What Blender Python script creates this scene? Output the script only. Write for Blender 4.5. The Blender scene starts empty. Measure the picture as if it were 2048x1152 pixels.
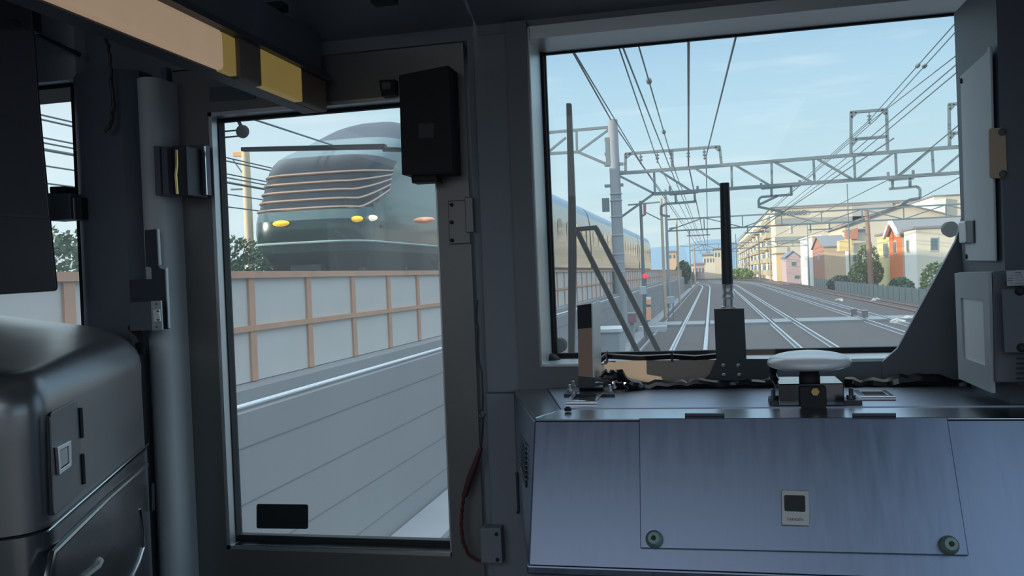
import bpy, math, random
from mathutils import Vector, Matrix
import numpy as np
random.seed(7)
S = bpy.context.scene
COL = S.collection
# ------------------------------------------------------------------ camera, sky, sun, exposure
FPX = 1750.0
VPX, VPY, ROLL, CZ = 1423.0, 539.0, .0375, 2.5      # camera eye 2.5 m above the rail heads
_f = np.array([VPX-1024, VPY-576, FPX]); _f /= np.linalg.norm(_f)
_d = np.array([math.sin(ROLL), math.cos(ROLL), 0.]); _d -= _d.dot(_f)*_f; _d /= np.linalg.norm(_d)
_r = np.cross(_d, _f)
cam = bpy.data.cameras.new('camera'); cam.sensor_width = 36.0; cam.lens = FPX/2048*36
cam.clip_start = .02; cam.clip_end = 3000
camo = bpy.data.objects.new('camera', cam); COL.objects.link(camo)
cx = Vector((_r[0], _f[0], -_d[0])); cu = -Vector((_r[1], _f[1], -_d[1])); cf = Vector((_r[2], _f[2], -_d[2]))
camo.matrix_world = Matrix(((cx.x, cu.x, -cf.x, 0), (cx.y, cu.y, -cf.y, 0), (cx.z, cu.z, -cf.z, CZ), (0, 0, 0, 1)))
S.camera = camo
S.view_settings.view_transform = 'Standard'; S.view_settings.look = 'None'
S.view_settings.gamma = 1; S.view_settings.use_curve_mapping = False
S.view_settings.exposure = 0.22
S.cycles.max_bounces = 8; S.cycles.transparent_max_bounces = 16; S.cycles.use_denoising = True
S.cycles.caustics_reflective = False; S.cycles.caustics_refractive = False
S.cycles.sample_clamp_indirect = 4

def lin(c):
    o = []
    for v in c[:3]:
        v = v/255.0
        o.append(v/12.92 if v <= .04045 else ((v+.055)/1.055)**2.4)
    return (*o, 1.0)

W = bpy.data.worlds.new('sky'); S.world = W; W.use_nodes = True
nt = W.node_tree; N = nt.nodes; L = nt.links; N.clear()
out = N.new('ShaderNodeOutputWorld'); bg = N.new('ShaderNodeBackground'); tc = N.new('ShaderNodeTexCoord')
sep = N.new('ShaderNodeSeparateXYZ'); L.new(tc.outputs['Generated'], sep.inputs[0])
rp = N.new('ShaderNodeValToRGB'); L.new(sep.outputs['Z'], rp.inputs[0])
els = rp.color_ramp.elements
els[0].position = 0.0; els[0].color = lin((88, 90, 94))
els[1].position = 1.0; els[1].color = lin((206, 209, 210))
for p, c in ((.006, (200, 217, 217)), (.10, (186, 211, 219)), (.19, (173, 205, 221)), (.28, (158, 194, 221))):
    e = els.new(p); e.color = lin(c)
# brighter towards the low sun in the west (left)
lx = N.new('ShaderNodeMapRange'); lx.inputs['From Min'].default_value = -.22; lx.inputs['From Max'].default_value = -.62
lx.inputs['To Min'].default_value = 0; lx.inputs['To Max'].default_value = .85; L.new(sep.outputs['X'], lx.inputs['Value'])
up = N.new('ShaderNodeMapRange'); up.inputs['From Min'].default_value = -.01; up.inputs['From Max'].default_value = .01
L.new(sep.outputs['Z'], up.inputs['Value'])
mu = N.new('ShaderNodeMath'); mu.operation = 'MULTIPLY'; L.new(lx.outputs[0], mu.inputs[0]); L.new(up.outputs[0], mu.inputs[1])
mx = N.new('ShaderNodeMix'); mx.data_type = 'RGBA'; L.new(mu.outputs[0], mx.inputs[0]); L.new(rp.outputs[0], mx.inputs[6])
mx.inputs[7].default_value = lin((214, 228, 232))
# thin streaks of high cloud
mp = N.new('ShaderNodeMapping'); mp.inputs['Scale'].default_value = (3, 3, 26); mp.inputs['Rotation'].default_value = (0, .12, 0)
L.new(tc.outputs['Generated'], mp.inputs[0])
nz = N.new('ShaderNodeTexNoise'); nz.inputs['Scale'].default_value = 2.2; nz.inputs['Detail'].default_value = 5; L.new(mp.outputs[0], nz.inputs[0])
cr = N.new('ShaderNodeMapRange'); cr.inputs['From Min'].default_value = .53; cr.inputs['From Max'].default_value = .8
cr.inputs['To Max'].default_value = .5; L.new(nz.outputs[0], cr.inputs['Value'])
m2 = N.new('ShaderNodeMath'); m2.operation = 'MULTIPLY'; L.new(cr.outputs[0], m2.inputs[0]); L.new(up.outputs[0], m2.inputs[1])
mx2 = N.new('ShaderNodeMix'); mx2.data_type = 'RGBA'; L.new(m2.outputs[0], mx2.inputs[0]); L.new(mx.outputs[2], mx2.inputs[6])
mx2.inputs[7].default_value = lin((222, 230, 232))
st_ = N.new('ShaderNodeMapRange'); st_.interpolation_type = 'SMOOTHSTEP'; st_.inputs['From Min'].default_value = .30; st_.inputs['From Max'].default_value = .62
st_.inputs['To Min'].default_value = 1.12; st_.inputs['To Max'].default_value = 2.6; L.new(sep.outputs['Z'], st_.inputs['Value'])
L.new(mx2.outputs[2], bg.inputs[0]); L.new(st_.outputs[0], bg.inputs[1]); L.new(bg.outputs[0], out.inputs[0])

SUND = Vector((.85, .45, -.135)).normalized()        # low afternoon sun from the left and behind
sun = bpy.data.lights.new('sun', 'SUN'); sun.energy = 4.1; sun.color = (1, .85, .66); sun.angle = .009
suno = bpy.data.objects.new('sun', sun); COL.objects.link(suno)
suno.rotation_euler = SUND.to_track_quat('-Z', 'Y').to_euler(); suno.location = (-30, -15, 20)

# ------------------------------------------------------------------ helpers
def ray(px, py):
    v = np.array([px-1024, py-576, FPX]); return Vector((float(v@_r), float(v@_f), float(-(v@_d))))
def PY(px, py, Y):
    v = ray(px, py); t = Y/v.y; return Vector((v.x*t, Y, CZ+v.z*t))
def PX(px, py, X):
    v = ray(px, py); t = X/v.x; return Vector((X, v.y*t, CZ+v.z*t))
def PZ(px, py, Z):
    v = ray(px, py); t = (Z-CZ)/v.z; return Vector((v.x*t, v.y*t, Z))
def RP(px, py, p0, n):
    v = ray(px, py); o = Vector((0, 0, CZ)); t = (Vector(p0)-o).dot(n)/v.dot(n); return o+v*t

_mats = {}
def M(name, col, rough=.5, metal=0., var=.06, scale=14., spec=.5, emit=0., brush=None, bump=0., col2=None, coat=0.):
    if name in _mats: return _mats[name]
    m = bpy.data.materials.new(name); m.use_nodes = True
    nt = m.node_tree; N = nt.nodes; L = nt.links; b = N['Principled BSDF']
    c = lin(col); b.inputs['Roughness'].default_value = rough; b.inputs['Metallic'].default_value = metal
    b.inputs['Specular IOR Level'].default_value = spec
    if coat: b.inputs['Coat Weight'].default_value = coat; b.inputs['Coat Roughness'].default_value = .08
    tc = N.new('ShaderNodeTexCoord'); mp = N.new('ShaderNodeMapping'); L.new(tc.outputs['Object'], mp.inputs[0])
    if brush: mp.inputs['Scale'].default_value = brush
    nz = N.new('ShaderNodeTexNoise'); nz.inputs['Scale'].default_value = scale; nz.inputs['Detail'].default_value = 4
    L.new(mp.outputs[0], nz.inputs[0])
    mx = N.new('ShaderNodeMix'); mx.data_type = 'RGBA'; L.new(nz.outputs[0], mx.inputs[0])
    if col2: a, z = c, lin(col2)
    else: a = (*[v*(1-var) for v in c[:3]], 1); z = (*[min(1, v*(1+var)) for v in c[:3]], 1)
    mx.inputs[6].default_value = a; mx.inputs[7].default_value = z
    L.new(mx.outputs[2], b.inputs['Base Color'])
    if brush:
        rr = N.new('ShaderNodeMapRange'); rr.inputs['To Min'].default_value = max(.02, rough-.08); rr.inputs['To Max'].default_value = rough+.08
        L.new(nz.outputs[0], rr.inputs['Value']); L.new(rr.outputs[0], b.inputs['Roughness'])
    if bump:
        bp = N.new('ShaderNodeBump'); bp.inputs['Strength'].default_value = bump; bp.inputs['Distance'].default_value = .01
        L.new(nz.outputs[0], bp.inputs['Height']); L.new(bp.outputs[0], b.inputs['Normal'])
    if emit: L.new(mx.outputs[2], b.inputs['Emission Color']); b.inputs['Emission Strength'].default_value = emit
    _mats[name] = m; return m
def glass_mat(name, tint=(236, 244, 246), refl=.05, rough=.01, refl_col=(255, 255, 255), dust=0.):
    if name in _mats: return _mats[name]
    m = bpy.data.materials.new(name); m.use_nodes = True
    nt = m.node_tree; N = nt.nodes; L = nt.links; N.clear()
    o = N.new('ShaderNodeOutputMaterial'); t = N.new('ShaderNodeBsdfTransparent'); g = N.new('ShaderNodeBsdfGlossy')
    t.inputs[0].default_value = lin(tint); g.inputs['Roughness'].default_value = rough; g.inputs[0].default_value = lin(refl_col)
    nz = N.new('ShaderNodeTexNoise'); nz.inputs['Scale'].default_value = 3
    mr = N.new('ShaderNodeMapRange'); mr.inputs['To Min'].default_value = refl*.8; mr.inputs['To Max'].default_value = refl*1.2
    L.new(nz.outputs[0], mr.inputs['Value'])
    x = N.new('ShaderNodeMixShader'); L.new(mr.outputs[0], x.inputs[0]); L.new(t.outputs[0], x.inputs[1]); L.new(g.outputs[0], x.inputs[2])
    if dust:      # thin film of dust that scatters daylight
        d = N.new('ShaderNodeBsdfTranslucent'); d.inputs[0].default_value = lin((236, 238, 236)); y = N.new('ShaderNodeMixShader'); y.inputs[0].default_value = dust
        L.new(x.outputs[0], y.inputs[1]); L.new(d.outputs[0], y.inputs[2]); L.new(y.outputs[0], o.inputs[0])
    else: L.new(x.outputs[0], o.inputs[0])
    _mats[name] = m; return m

class MB:
    def __init__(s): s.v = []; s.f = []; s.m = []
    def face(s, pts, mi=0):
        k = len(s.v); s.v += [Vector(p) for p in pts]; s.f.append(tuple(range(k, k+len(pts)))); s.m.append(mi); return s
    def prism(s, pts, vec, mi=0, mi2=None):
        pts = [Vector(p) for p in pts]; vec = Vector(vec); n = len(pts); k = len(s.v)
        c = sum(pts, Vector())/n; nn = Vector()
        for i in range(n): nn += (pts[i]-c).cross(pts[(i+1) % n]-c)
        if nn.dot(vec) > 0: pts = pts[::-1]
        s.v += pts+[p+vec for p in pts]
        s.f.append(tuple(range(k, k+n))); s.f.append(tuple(range(k+2*n-1, k+n-1, -1)))
        s.m += [mi, mi]
        for i in range(n):
            j = (i+1) % n; s.f.append((k+i, k+n+i, k+n+j, k+j)); s.m.append(mi if mi2 is None else mi2)
        return s
    def box(s, lo, hi, mi=0):
        (a, b, c), (d, e, f) = lo, hi
        a, d = sorted((a, d)); b, e = sorted((b, e)); c, f = sorted((c, f))
        return s.prism([(a, b, c), (d, b, c), (d, e, c), (a, e, c)], (0, 0, f-c), mi)
    def bar(s, p, q, w, h=None, mi=0, upv=(0, 0, 1)):
        p = Vector(p); q = Vector(q); h = w if h is None else h; t = (q-p).normalized(); u = Vector(upv)
        if abs(t.dot(u)) > .98: u = Vector((0, 1, 0))
        a = t.cross(u).normalized(); b = a.cross(t).normalized()
        return s.prism([p-a*w/2-b*h/2, p+a*w/2-b*h/2, p+a*w/2+b*h/2, p-a*w/2+b*h/2], q-p, mi)
    def tube(s, pts, r, n=8, mi=0, cap=True):
        pts = [Vector(p) for p in pts]; R = r if isinstance(r, (list, tuple)) else [r]*len(pts); k0 = len(s.v)
        a = None
        for i, p in enumerate(pts):
            t = (pts[min(i+1, len(pts)-1)]-pts[max(i-1, 0)]).normalized()
            if a is None:
                u = Vector((0, 0, 1)) if abs(t.z) < .9 else Vector((1, 0, 0)); a = t.cross(u).normalized()
            else: a = (a-t*a.dot(t)).normalized()
            b = t.cross(a)
            for j in range(n):
                w = 2*math.pi*j/n; s.v.append(p+(a*math.cos(w)+b*math.sin(w))*R[i])
        for i in range(len(pts)-1):
            for j in range(n):
                jj = (j+1) % n; s.f.append((k0+i*n+j, k0+i*n+jj, k0+(i+1)*n+jj, k0+(i+1)*n+j)); s.m.append(mi)
        if cap:
            s.f.append(tuple(k0+j for j in range(n))[::-1]); e = k0+(len(pts)-1)*n; s.f.append(tuple(e+j for j in range(n))); s.m += [mi, mi]
        return s
    def lathe(s, c, prof, axis=(0, 0, 1), n=24, mi=0):
        c = Vector(c); ax = Vector(axis).normalized(); return s.tube_var(c, ax, prof, n, mi)
    def tube_var(s, c, ax, prof, n, mi):
        u = Vector((0, 0, 1)) if abs(ax.z) < .9 else Vector((1, 0, 0)); a = ax.cross(u).normalized(); b = ax.cross(a); k0 = len(s.v)
        for r, h in prof:
            for j in range(n):
                w = 2*math.pi*j/n; s.v.append(c+ax*h+(a*math.cos(w)+b*math.sin(w))*max(r, 1e-5))
        for i in range(len(prof)-1):
            for j in range(n):
                jj = (j+1) % n; s.f.append((k0+i*n+j, k0+i*n+jj, k0+(i+1)*n+jj, k0+(i+1)*n+j)); s.m.append(mi)
        s.f.append(tuple(k0+j for j in range(n))[::-1]); e = k0+(len(prof)-1)*n; s.f.append(tuple(e+j for j in range(n))); s.m += [mi, mi]
        return s
    def loft(s, rings, closed=True, mi=0, caps=True, mis=None):
        k0 = len(s.v); n = len(rings[0])
        for r in rings: s.v += [Vector(p) for p in r]
        for i in range(len(rings)-1):
            for j in range(n if closed else n-1):
                jj = (j+1) % n; s.f.append((k0+i*n+j, k0+i*n+jj, k0+(i+1)*n+jj, k0+(i+1)*n+j)); s.m.append(mis[i] if mis else mi)
        if caps and closed:
            s.f.append(tuple(k0+j for j in range(n))[::-1]); e = k0+(len(rings)-1)*n; s.f.append(tuple(e+j for j in range(n)))
            s.m += [mis[0] if mis else mi, mis[-1] if mis else mi]
        return s
    def build(s, name, mats, parent=None, smooth=False, bevel=0., ang=40):
        me = bpy.data.meshes.new(name); off = Vector(parent['_o']) if parent is not None else Vector()
        me.from_pydata([tuple(v-off) for v in s.v], [], s.f)
        for m in (mats if isinstance(mats, (list, tuple)) else [mats]): me.materials.append(m)
        for p, mi in zip(me.polygons, s.m): p.material_index = mi
        me.update()
        import bmesh
        bm = bmesh.new(); bm.from_mesh(me); bmesh.ops.remove_doubles(bm, verts=bm.verts, dist=1e-6)
        bmesh.ops.recalc_face_normals(bm, faces=bm.faces); bm.to_mesh(me); bm.free()
        o = bpy.data.objects.new(name, me); COL.objects.link(o)
        if smooth:
            for p in me.polygons: p.use_smooth = True
            try: me.set_sharp_from_angle(angle=math.radians(ang))
            except Exception: pass
        if bevel:
            b = o.modifiers.new('bevel', 'BEVEL'); b.width = bevel; b.segments = 2; b.limit_method = 'ANGLE'; b.angle_limit = math.radians(50)
        if parent is not None: o.parent = parent; o['_o'] = list(off)
        return o
def tag(o, label=None, cat=None, group=None, kind=None):
    if label: o['label'] = label
    if cat: o['category'] = cat
    if group: o['group'] = group
    if kind: o['kind'] = kind
    return o
def thing(name, loc, label, cat, group=None):
    o = bpy.data.objects.new(name, None); COL.objects.link(o); o.location = loc; o.empty_display_size = .05
    o['_o'] = list(loc); return tag(o, label, cat, group)
def copy_tree(o, parent=None):
    c = o.copy(); COL.objects.link(c)
    if parent is not None: c.parent = parent
    for ch in list(o.children): copy_tree(ch, c)
    return c
def struct(mb, name, mats, **k):
    o = mb.build(name, mats, **k); o['kind'] = 'structure'; return o
def text(body, name, mat, loc, size, right, upv, parent=None, ext=.0006):
    """raised lettering lying in the plane spanned by right and upv"""
    cu_ = bpy.data.curves.new(name, 'FONT'); cu_.body = body; cu_.size = size; cu_.extrude = ext; cu_.align_x = 'CENTER'; cu_.align_y = 'CENTER'
    t = bpy.data.objects.new(name+'_c', cu_); COL.objects.link(t)
    bpy.context.view_layer.update()
    dg = bpy.context.evaluated_depsgraph_get(); me = bpy.data.meshes.new_from_object(t.evaluated_get(dg)); bpy.data.objects.remove(t)
    r = Vector(right).normalized(); u = Vector(upv).normalized(); n = r.cross(u)
    off = Vector(parent['_o']) if parent is not None else Vector(); loc = Vector(loc)-off
    for v in me.vertices: v.co = loc+r*v.co.x+u*v.co.y+n*v.co.z
    me.materials.clear(); me.materials.append(mat); o = bpy.data.objects.new(name, me); COL.objects.link(o)
    if parent is not None: o.parent = parent; o['_o'] = list(off)
    return o
def rrect(pts, r, n=4):
    """round the corners of a planar polygon"""
    pts = [Vector(p) for p in pts]; o = []
    for i, p in enumerate(pts):
        a = pts[i-1]; b = pts[(i+1) % len(pts)]; ra = min(r, (a-p).length*.45); rb = min(r, (b-p).length*.45)
        A = p+(a-p).normalized()*ra; B = p+(b-p).normalized()*rb
        for k in range(n+1):
            t = k/n; o.append(A*(1-t)**2+p*2*t*(1-t)+B*t*t)
    return o

# ------------------------------------------------------------------ materials
paint = M('grey_cab_paint', (130, 139, 150), .55)
paint_d = M('dark_cab_paint', (98, 106, 119), .5)
paint_l = M('pale_grey_paint', (206, 214, 222), .5)
door_m = M('door_steel', (126, 126, 126), .42, .5, .12, 6)
black = M('black_powder_coat', (56, 63, 73), .5)
blackg = M('black_gloss_film', (26, 31, 38), .16, 0, .1, 6)
wiper_m = M('wiper_black', (17, 20, 24), .7)
rubber = M('black_rubber', (34, 38, 44), .7)
alu = M('aluminium_frame', (196, 202, 206), .38, .7, .05, 10, brush=(1, 1, .05))
ssteel = M('brushed_stainless_steel', (114, 126, 147), .36, 1, .22, 90, brush=(1, .3, .012))
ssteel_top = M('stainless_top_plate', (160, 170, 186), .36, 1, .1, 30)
sdark = M('dark_polished_steel', (124, 127, 132), .26, .85, .08, 12, brush=(.3, .3, 1))
chrome = M('chrome', (215, 220, 224), .15, 1)
brass = M('brass', (214, 190, 130), .3, .9)
white_p = M('white_plastic', (236, 242, 246), .3, coat=.5)
grey_p = M('grey_plastic', (176, 186, 194), .45)
dark_p = M('dark_plastic', (92, 100, 110), .5)
beige_p = M('sunlit_beige', (196, 176, 156), .6)  # warm sunlight put into the colour of a grey plate
glass = glass_mat('window_glass', refl=.012, dust=.058, tint=(249, 252, 253))
smoke = glass_mat('smoked_visor', tint=(52, 56, 62), refl=.05, rough=.15)

# ------------------------------------------------------------------ cab shell
YW = 1.9
FW = lambda px, py: PY(px, py, YW)
XL, XR = -2.29, .64
ZF, ZC = 1.1, 3.10
GL = 2.03                                             # plane of the windscreen glass
mb = MB(); mb.box((XL, -5, ZF-.1), (XR, 2.05, ZF)); struct(mb, 'floor', M('floor_vinyl', (70, 74, 78), .6))
# front wall: lower part, pillars and header around the two windscreens and the gangway door
DX0, DX1, DZ1 = -1.262, -.515, 3.035
WX0 = -.375
LX1 = -1.537
mb = MB()
mb.box((XL, YW, ZF), (DX0, GL+.05, 2.36))            # left lower
mb.box((LX1, YW, 2.36), (DX0, GL+.05, ZC+.3))        # left pillar
mb.box((XL, YW, 3.03), (LX1, GL+.05, ZC+.3))         # above left window
mb.box((XL, YW, 2.36), (-2.15, GL+.05, 3.03))
mb.box((DX0, YW, DZ1), (DX1, GL+.05, ZC+.3))         # above the door
mb.box((DX1, YW, ZF), (WX0-.03, GL+.05, ZC+.3))      # pillar between door and windscreen
mb.box((WX0-.03, YW, ZF), (XR, GL+.05, 2.262))       # below windscreen
mb.box((WX0-.03, YW, 3.03), (XR+.4, GL+.05, ZC+.3))  # above windscreen
struct(mb, 'wall_front', paint)
mb = MB()
# left cab wall with the saloon windows and an added unseen slit that shapes a sunbeam
sl = (.648, .80, 2.605, 2.735)
def holed_wall(mb, X0, X1, holes, y0, y1, z0, z1):
    ys = sorted({y0, y1, *[h[0] for h in holes], *[h[1] for h in holes]}); zs = sorted({z0, z1, *[h[2] for h in holes], *[h[3] for h in holes]})
    for a, b in zip(ys, ys[1:]):
        for c, d in zip(zs, zs[1:]):
            if any(h[0] <= a and b <= h[1] and h[2] <= c and d <= h[3] for h in holes): continue
            mb.box((X0, a, c), (X1, b, d))
holed_wall(mb, XL-.06, XL, [sl, (-4.4, -2.9, 2.0, 2.9), (-2.6, -1.1, 2.0, 2.9)], -5, 2.05, ZF, ZC+.3); struct(mb, 'wall_left', paint)
mb = MB(); holed_wall(mb, XR, XR+.06, [(-.2, 1.15, 1.95, 2.95), (-4.4, -2.9, 2.0, 2.9), (-2.6, -1.1, 2.0, 2.9)], -5, 2.05, ZF, ZC+.3); struct(mb, 'wall_right', paint_d)
mb = MB(); mb.box((XL, -5.06, ZF), (XR, -5, ZC+.3)); struct(mb, 'wall_back', M('saloon_panel', (176, 160, 140), .6))
# ceiling: flat part and sloping front panels with seams
mb = MB()
mb.box((XL, -5, ZC+.22), (XR+.06, 1.35, ZC+.28)); mb.box((XL, 1.35, ZC+.22), (-1.02, 1.92, ZC+.28)); mb.box((-1.024, 1.35, ZC-.03), (-1.016, 1.9, ZC+.22))
for a, b in ((XL, -1.02), (-1.012, -.50), (-.492, XR+.06)):
    if a == XL: continue
    for (y0, z0), (y1, z1) in (((1.352, ZC+.215), (1.62, ZC+.09)), ((1.626, ZC+.087), (1.90, ZC-.035))):
        mb.prism([(a, y0, z0), (b, y0, z0), (b, y1, z1), (a, y1, z1)], (0, .01, .03))
struct(mb, 'ceiling', M('ceiling_panel', (120, 126, 136), .5))
# dark slots in the ceiling
mb = MB()
for px0, px1, py in ((522, 568, 18), (745, 790, 2)):
    a = PY(px0, py+3, 1.7); b = PY(px1, py-2, 1.7); mb.box((a.x, 1.69, a.z-.004), (b.x, 1.72, a.z+.012))
struct(mb, 'trim_1', rubber)

# cool fill light added behind the camera, standing in for the unseen saloon's light
la = bpy.data.lights.new('saloon_fill', 'AREA'); la.shape = 'RECTANGLE'; la.size = 2.6; la.size_y = 4.4; la.energy = 42; la.color = (.84, .92, 1)
lo = bpy.data.objects.new('saloon_fill', la); COL.objects.link(lo); lo.location = (-.83, -2.5, ZC+.2)

# pillars and strips of the front wall
mb = MB(); a = PY(58, -30, 1.862); b = PY(152, 158, 1.862); mb.box((a.x-.1, 1.862, b.z), (b.x, YW+.01, a.z)); struct(mb, 'trim_9', paint_l)
mb = MB()   # dark rounded pillar beside the left window
p0 = PY(152, 400, YW-.06).x; p1 = PY(284, 400, YW-.06).x
prof = [(p0, YW), (p0, YW-.05), (p0+.03, YW-.075), (p0+.09, YW-.085), (p1-.03, YW-.08), (p1, YW-.05), (p1, YW)]
mb.prism([(x, y, ZF) for x, y in prof], (0, 0, 3.03-ZF)); struct(mb, 'trim_2', paint_d, smooth=True)
mb = MB()   # half-round pale conduit column
c0 = PY(277, 600, YW-.11).x; c1 = PY(352, 600, YW-.05).x; R = (c1-c0)/2
prof = [(c0, YW)]+[((c0+c1)/2-R*math.cos(math.pi*i/14), YW-.07-R*1.0*math.sin(math.pi*i/14)) for i in range(15)]+[(c1, YW)]
mb.prism([(x, y, ZF) for x, y in prof], (0, 0, 3.0-ZF)); struct(mb, 'trim_3', paint_l, smooth=True)
mb = MB()   # door post
mb.box((FW(352, 600).x, YW-.02, ZF), (DX0, YW, 3.04)); struct(mb, 'trim_4', paint_d)
mb = MB()   # pale pillar face plate right of the door, lower plate
mb.box((DX1+.016, YW-.012, 2.245), (WX0-.045, YW, 3.04)); mb.box((DX1+.018, YW-.03, ZF), (WX0-.0, YW, 2.245)); struct(mb, 'trim_5', paint, bevel=.003)

# windscreen surround (black), jambs and glass
mb = MB()
mb.box((WX0-.046, YW-.02, 2.25), (WX0, YW, 3.06))                                 # left bar
zb = 2.302
mb.box((WX0, YW-.02, 2.25), (XR, YW, zb))                                     # sill bar
pts = [FW(1790, 695), FW(1905, 482), FW(1926, 408), FW(1941, 150), FW(1950, 0), FW(1956, -90)]
poly = [Vector((p.x, YW-.025, p.z)) for p in pts]+[Vector((XR, YW-.025, 3.1)), Vector((XR, YW-.025, 2.253)), Vector((pts[0].x-.03, YW-.025, 2.253)), Vector((pts[0].x-.03, YW-.025, 2.30))]
mb.prism(poly, (0, .012, 0))
struct(mb, 'trim_6', M('dark_surround', (112, 120, 130), .45))
mb = MB()
mb.box((WX0-.004, YW-.01, zb-.004), (WX0+.004, GL, 3.045)); mb.box((WX0, YW-.005, 3.022), (XR, GL, 3.05))
mb.box((WX0, YW-.005, zb-.008), (.45, GL, zb+.004))
struct(mb, 'window_frame', alu)
mb = MB()
mb.box((WX0+.004, GL-.015, zb), (WX0+.010, GL+.004, 3.03)); mb.box((WX0+.012, GL-.008, zb), (WX0+.015, GL+.004, 3.03))
mb.box((WX0, GL-.012, zb+.004), (.5, GL+.006, zb+.016)); mb.box((WX0, GL-.004, 3.018), (.7, GL+.006, 3.022))
struct(mb, 'window_gasket', rubber)
mb = MB(); mb.box((WX0-.01, GL, 2.27), (.75, GL+.006, 3.06)); struct(mb, 'window_1', glass)
mb = MB(); mb.box((-2.2, GL, 2.34), (LX1+.005, GL+.006, 3.05)); struct(mb, 'window_2', glass)
mb = MB(); mb.box((LX1-.002, YW-.01, 2.34), (LX1+.012, GL+.01, 3.03)); mb.box((-2.2, YW-.01, 3.018), (LX1, GL, 3.03)); struct(mb, 'trim_7', rubber)

# ------------------------------------------------------------------ gangway door
door = thing('door_1', ((DX0+DX1)/2, YW, ZF), 'grey steel gangway door with a tall window in the middle of the cab front', 'door'); door['kind'] = 'structure'
gx0, gx1, gz0, gz1 = FW(456, 1100).x, -.598, 1.872, 2.925; gl_x = PY(483, 1083, YW+.043).x
mb = MB()
mb.box((DX0+.006, YW-.006, ZF+.02), (gx0, YW+.04, 3.03)); mb.box((gx1, YW-.006, ZF+.02), (DX1-.008, YW+.04, 3.03))
mb.box((gx0, YW-.006, ZF+.02), (gx1, YW+.04, gz0)); mb.box((gx0, YW-.006, gz1), (gx1, YW+.04, 3.03))
mb.build('door_leaf', door_m, door)
mb = MB(); t = .009
mb.box((gx0, YW-.004, gz0), (gx0+t, YW+.04, gz1)); mb.box((gx0, YW-.004, gz0), (gx1, YW+.04, gz0+t)); mb.box((gx0, YW-.004, gz1-t), (gx1, YW+.04, gz1)); mb.box((gx1-.004, YW-.004, gz0), (gx1, YW+.04, gz1))
mb.build('window_frame', alu, door)
MB().box((gx0+.02, YW-.003, gz0+t), (gx1, YW+.028, gz0+t+.002)).build('sill_strip', chrome, door)
mb = MB()
mb.box((gx0+t, YW+.022, gz0+t), (gl_x, YW+.05, gz1-t)); mb.box((gx0, YW+.03, gz0+t), (gx1, YW+.05, gz0+t+.016)); mb.box((gx0, YW+.035, gz1-t-.008), (gx1, YW+.05, gz1-t))
mb.build('window_gasket', rubber, door)
mb = MB(); mb.box((gx0, YW+.045, gz0), (gx1, YW+.051, gz1)); pane = mb.build('window_pane', glass, door)
st = lambda px, py: PY(px, py, YW+.043)
mb = MB(); mb.prism(rrect([st(513, 1008), st(616, 1009), st(616, 1058), st(513, 1057)], .006), (0, .0015, 0)); mb.build('sticker', rubber, door)['label'] = 'black rounded sticker low on the door glass'
mb = MB()   # insect splats on the outside of the pane
for px, py, r in ((762, 452, 11), (740, 467, 5), (690, 398, 7), (868, 520, 10), (812, 537, 6), (690, 447, 4), (658, 478, 3), (780, 420, 4)):
    c = PY(px, py, YW+.056); r *= .00085
    k = 9; pts = []
    for i in range(2*k):
        a = math.pi*i/k; q = r*(random.uniform(.7, 1.3) if i % 2 == 0 else random.uniform(.15, .4)); pts.append(c+Vector((q*math.cos(a), 0, q*math.sin(a))))
    mb.prism(pts, (0, .0006, 0))
mb.build('insect_marks', M('dried_insect', (222, 232, 232), .8), door)
mb = MB()   # hinge plate right
P = lambda px, py: PY(px, py, YW-.006)
mb.prism([P(897, 402), P(940, 400), P(942, 487), P(900, 489)], (0, -.006, 0)); mb.prism([P(932, 395), P(948, 395), P(951, 465), P(935, 466)], (0, -.014, 0))
h = mb.build('hinge', door_m, door, bevel=.002)
mb = MB()
for px, py in ((905, 410), (905, 445), (906, 481)): mb.lathe(P(px, py)+Vector((0, -.006, 0)), [(.0045, 0), (.0045, -.003), (.002, -.004)], (0, 1, 0), 10)
mb.build('screw', rubber, h)
mb = MB()   # two small plates on the header
for a, b in (((420, 172), (478, 200)), ((478, 170), (511, 198))):
    q = [P(a[0], a[1]+3), P(b[0], a[1]), P(b[0], b[1]), P(a[0], b[1]+3)]; mb.prism(q, (0, -.003, 0))
mb.build('label_plate', dark_p, door)
# round fitting with bent stem on the door window and on the windscreen
def round_fitting(c, stem, rods, r, label):
    t = thing('round_mirror', c, label, 'mirror')
    mb = MB(); mb.lathe(c, [(.2*r, -.012), (.8*r, -.009), (r, -.003), (r, .004), (.6*r, .008)], (0, 1, 0), 24); mb.build('disc', rubber, t, smooth=True)
    mb = MB(); mb.tube(stem, .0048, 8); mb.build('stem', rubber, t, smooth=True)
    for rd in rods: MB().tube(rd, .0022, 6).build('rod', rubber, t)
    return t
yo = YW+.09
A = lambda px, py: PY(px, py, yo)
round_fitting(A(485, 263), [A(474, 205), A(476, 240), A(484, 256)], [[A(425, 265), A(480, 260)], [A(425, 277), A(480, 272)]], .0165, 'black round disc on a bent stem at the top left of the door window')
yo = GL+.05
round_fitting(A(1119, 690), [A(1119, 690), A(1116, 708), A(1108, 722)], [[A(1095, 682), A(1119, 682)], [A(1095, 697), A(1119, 697)]], .0185, 'black round disc low in the left corner of the big windscreen')
mb = MB(); c = PY(1103, 722, GL-.04); mb.lathe(c+Vector((0, 0, -.008)), [(.022, 0), (.021, .012), (.012, .022), (.004, .025)], (0, 0, 1), 20)
tag(mb.build('rubber_stop', rubber, smooth=True), 'small black domed rubber stop on the windscreen sill', 'stop')
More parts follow.
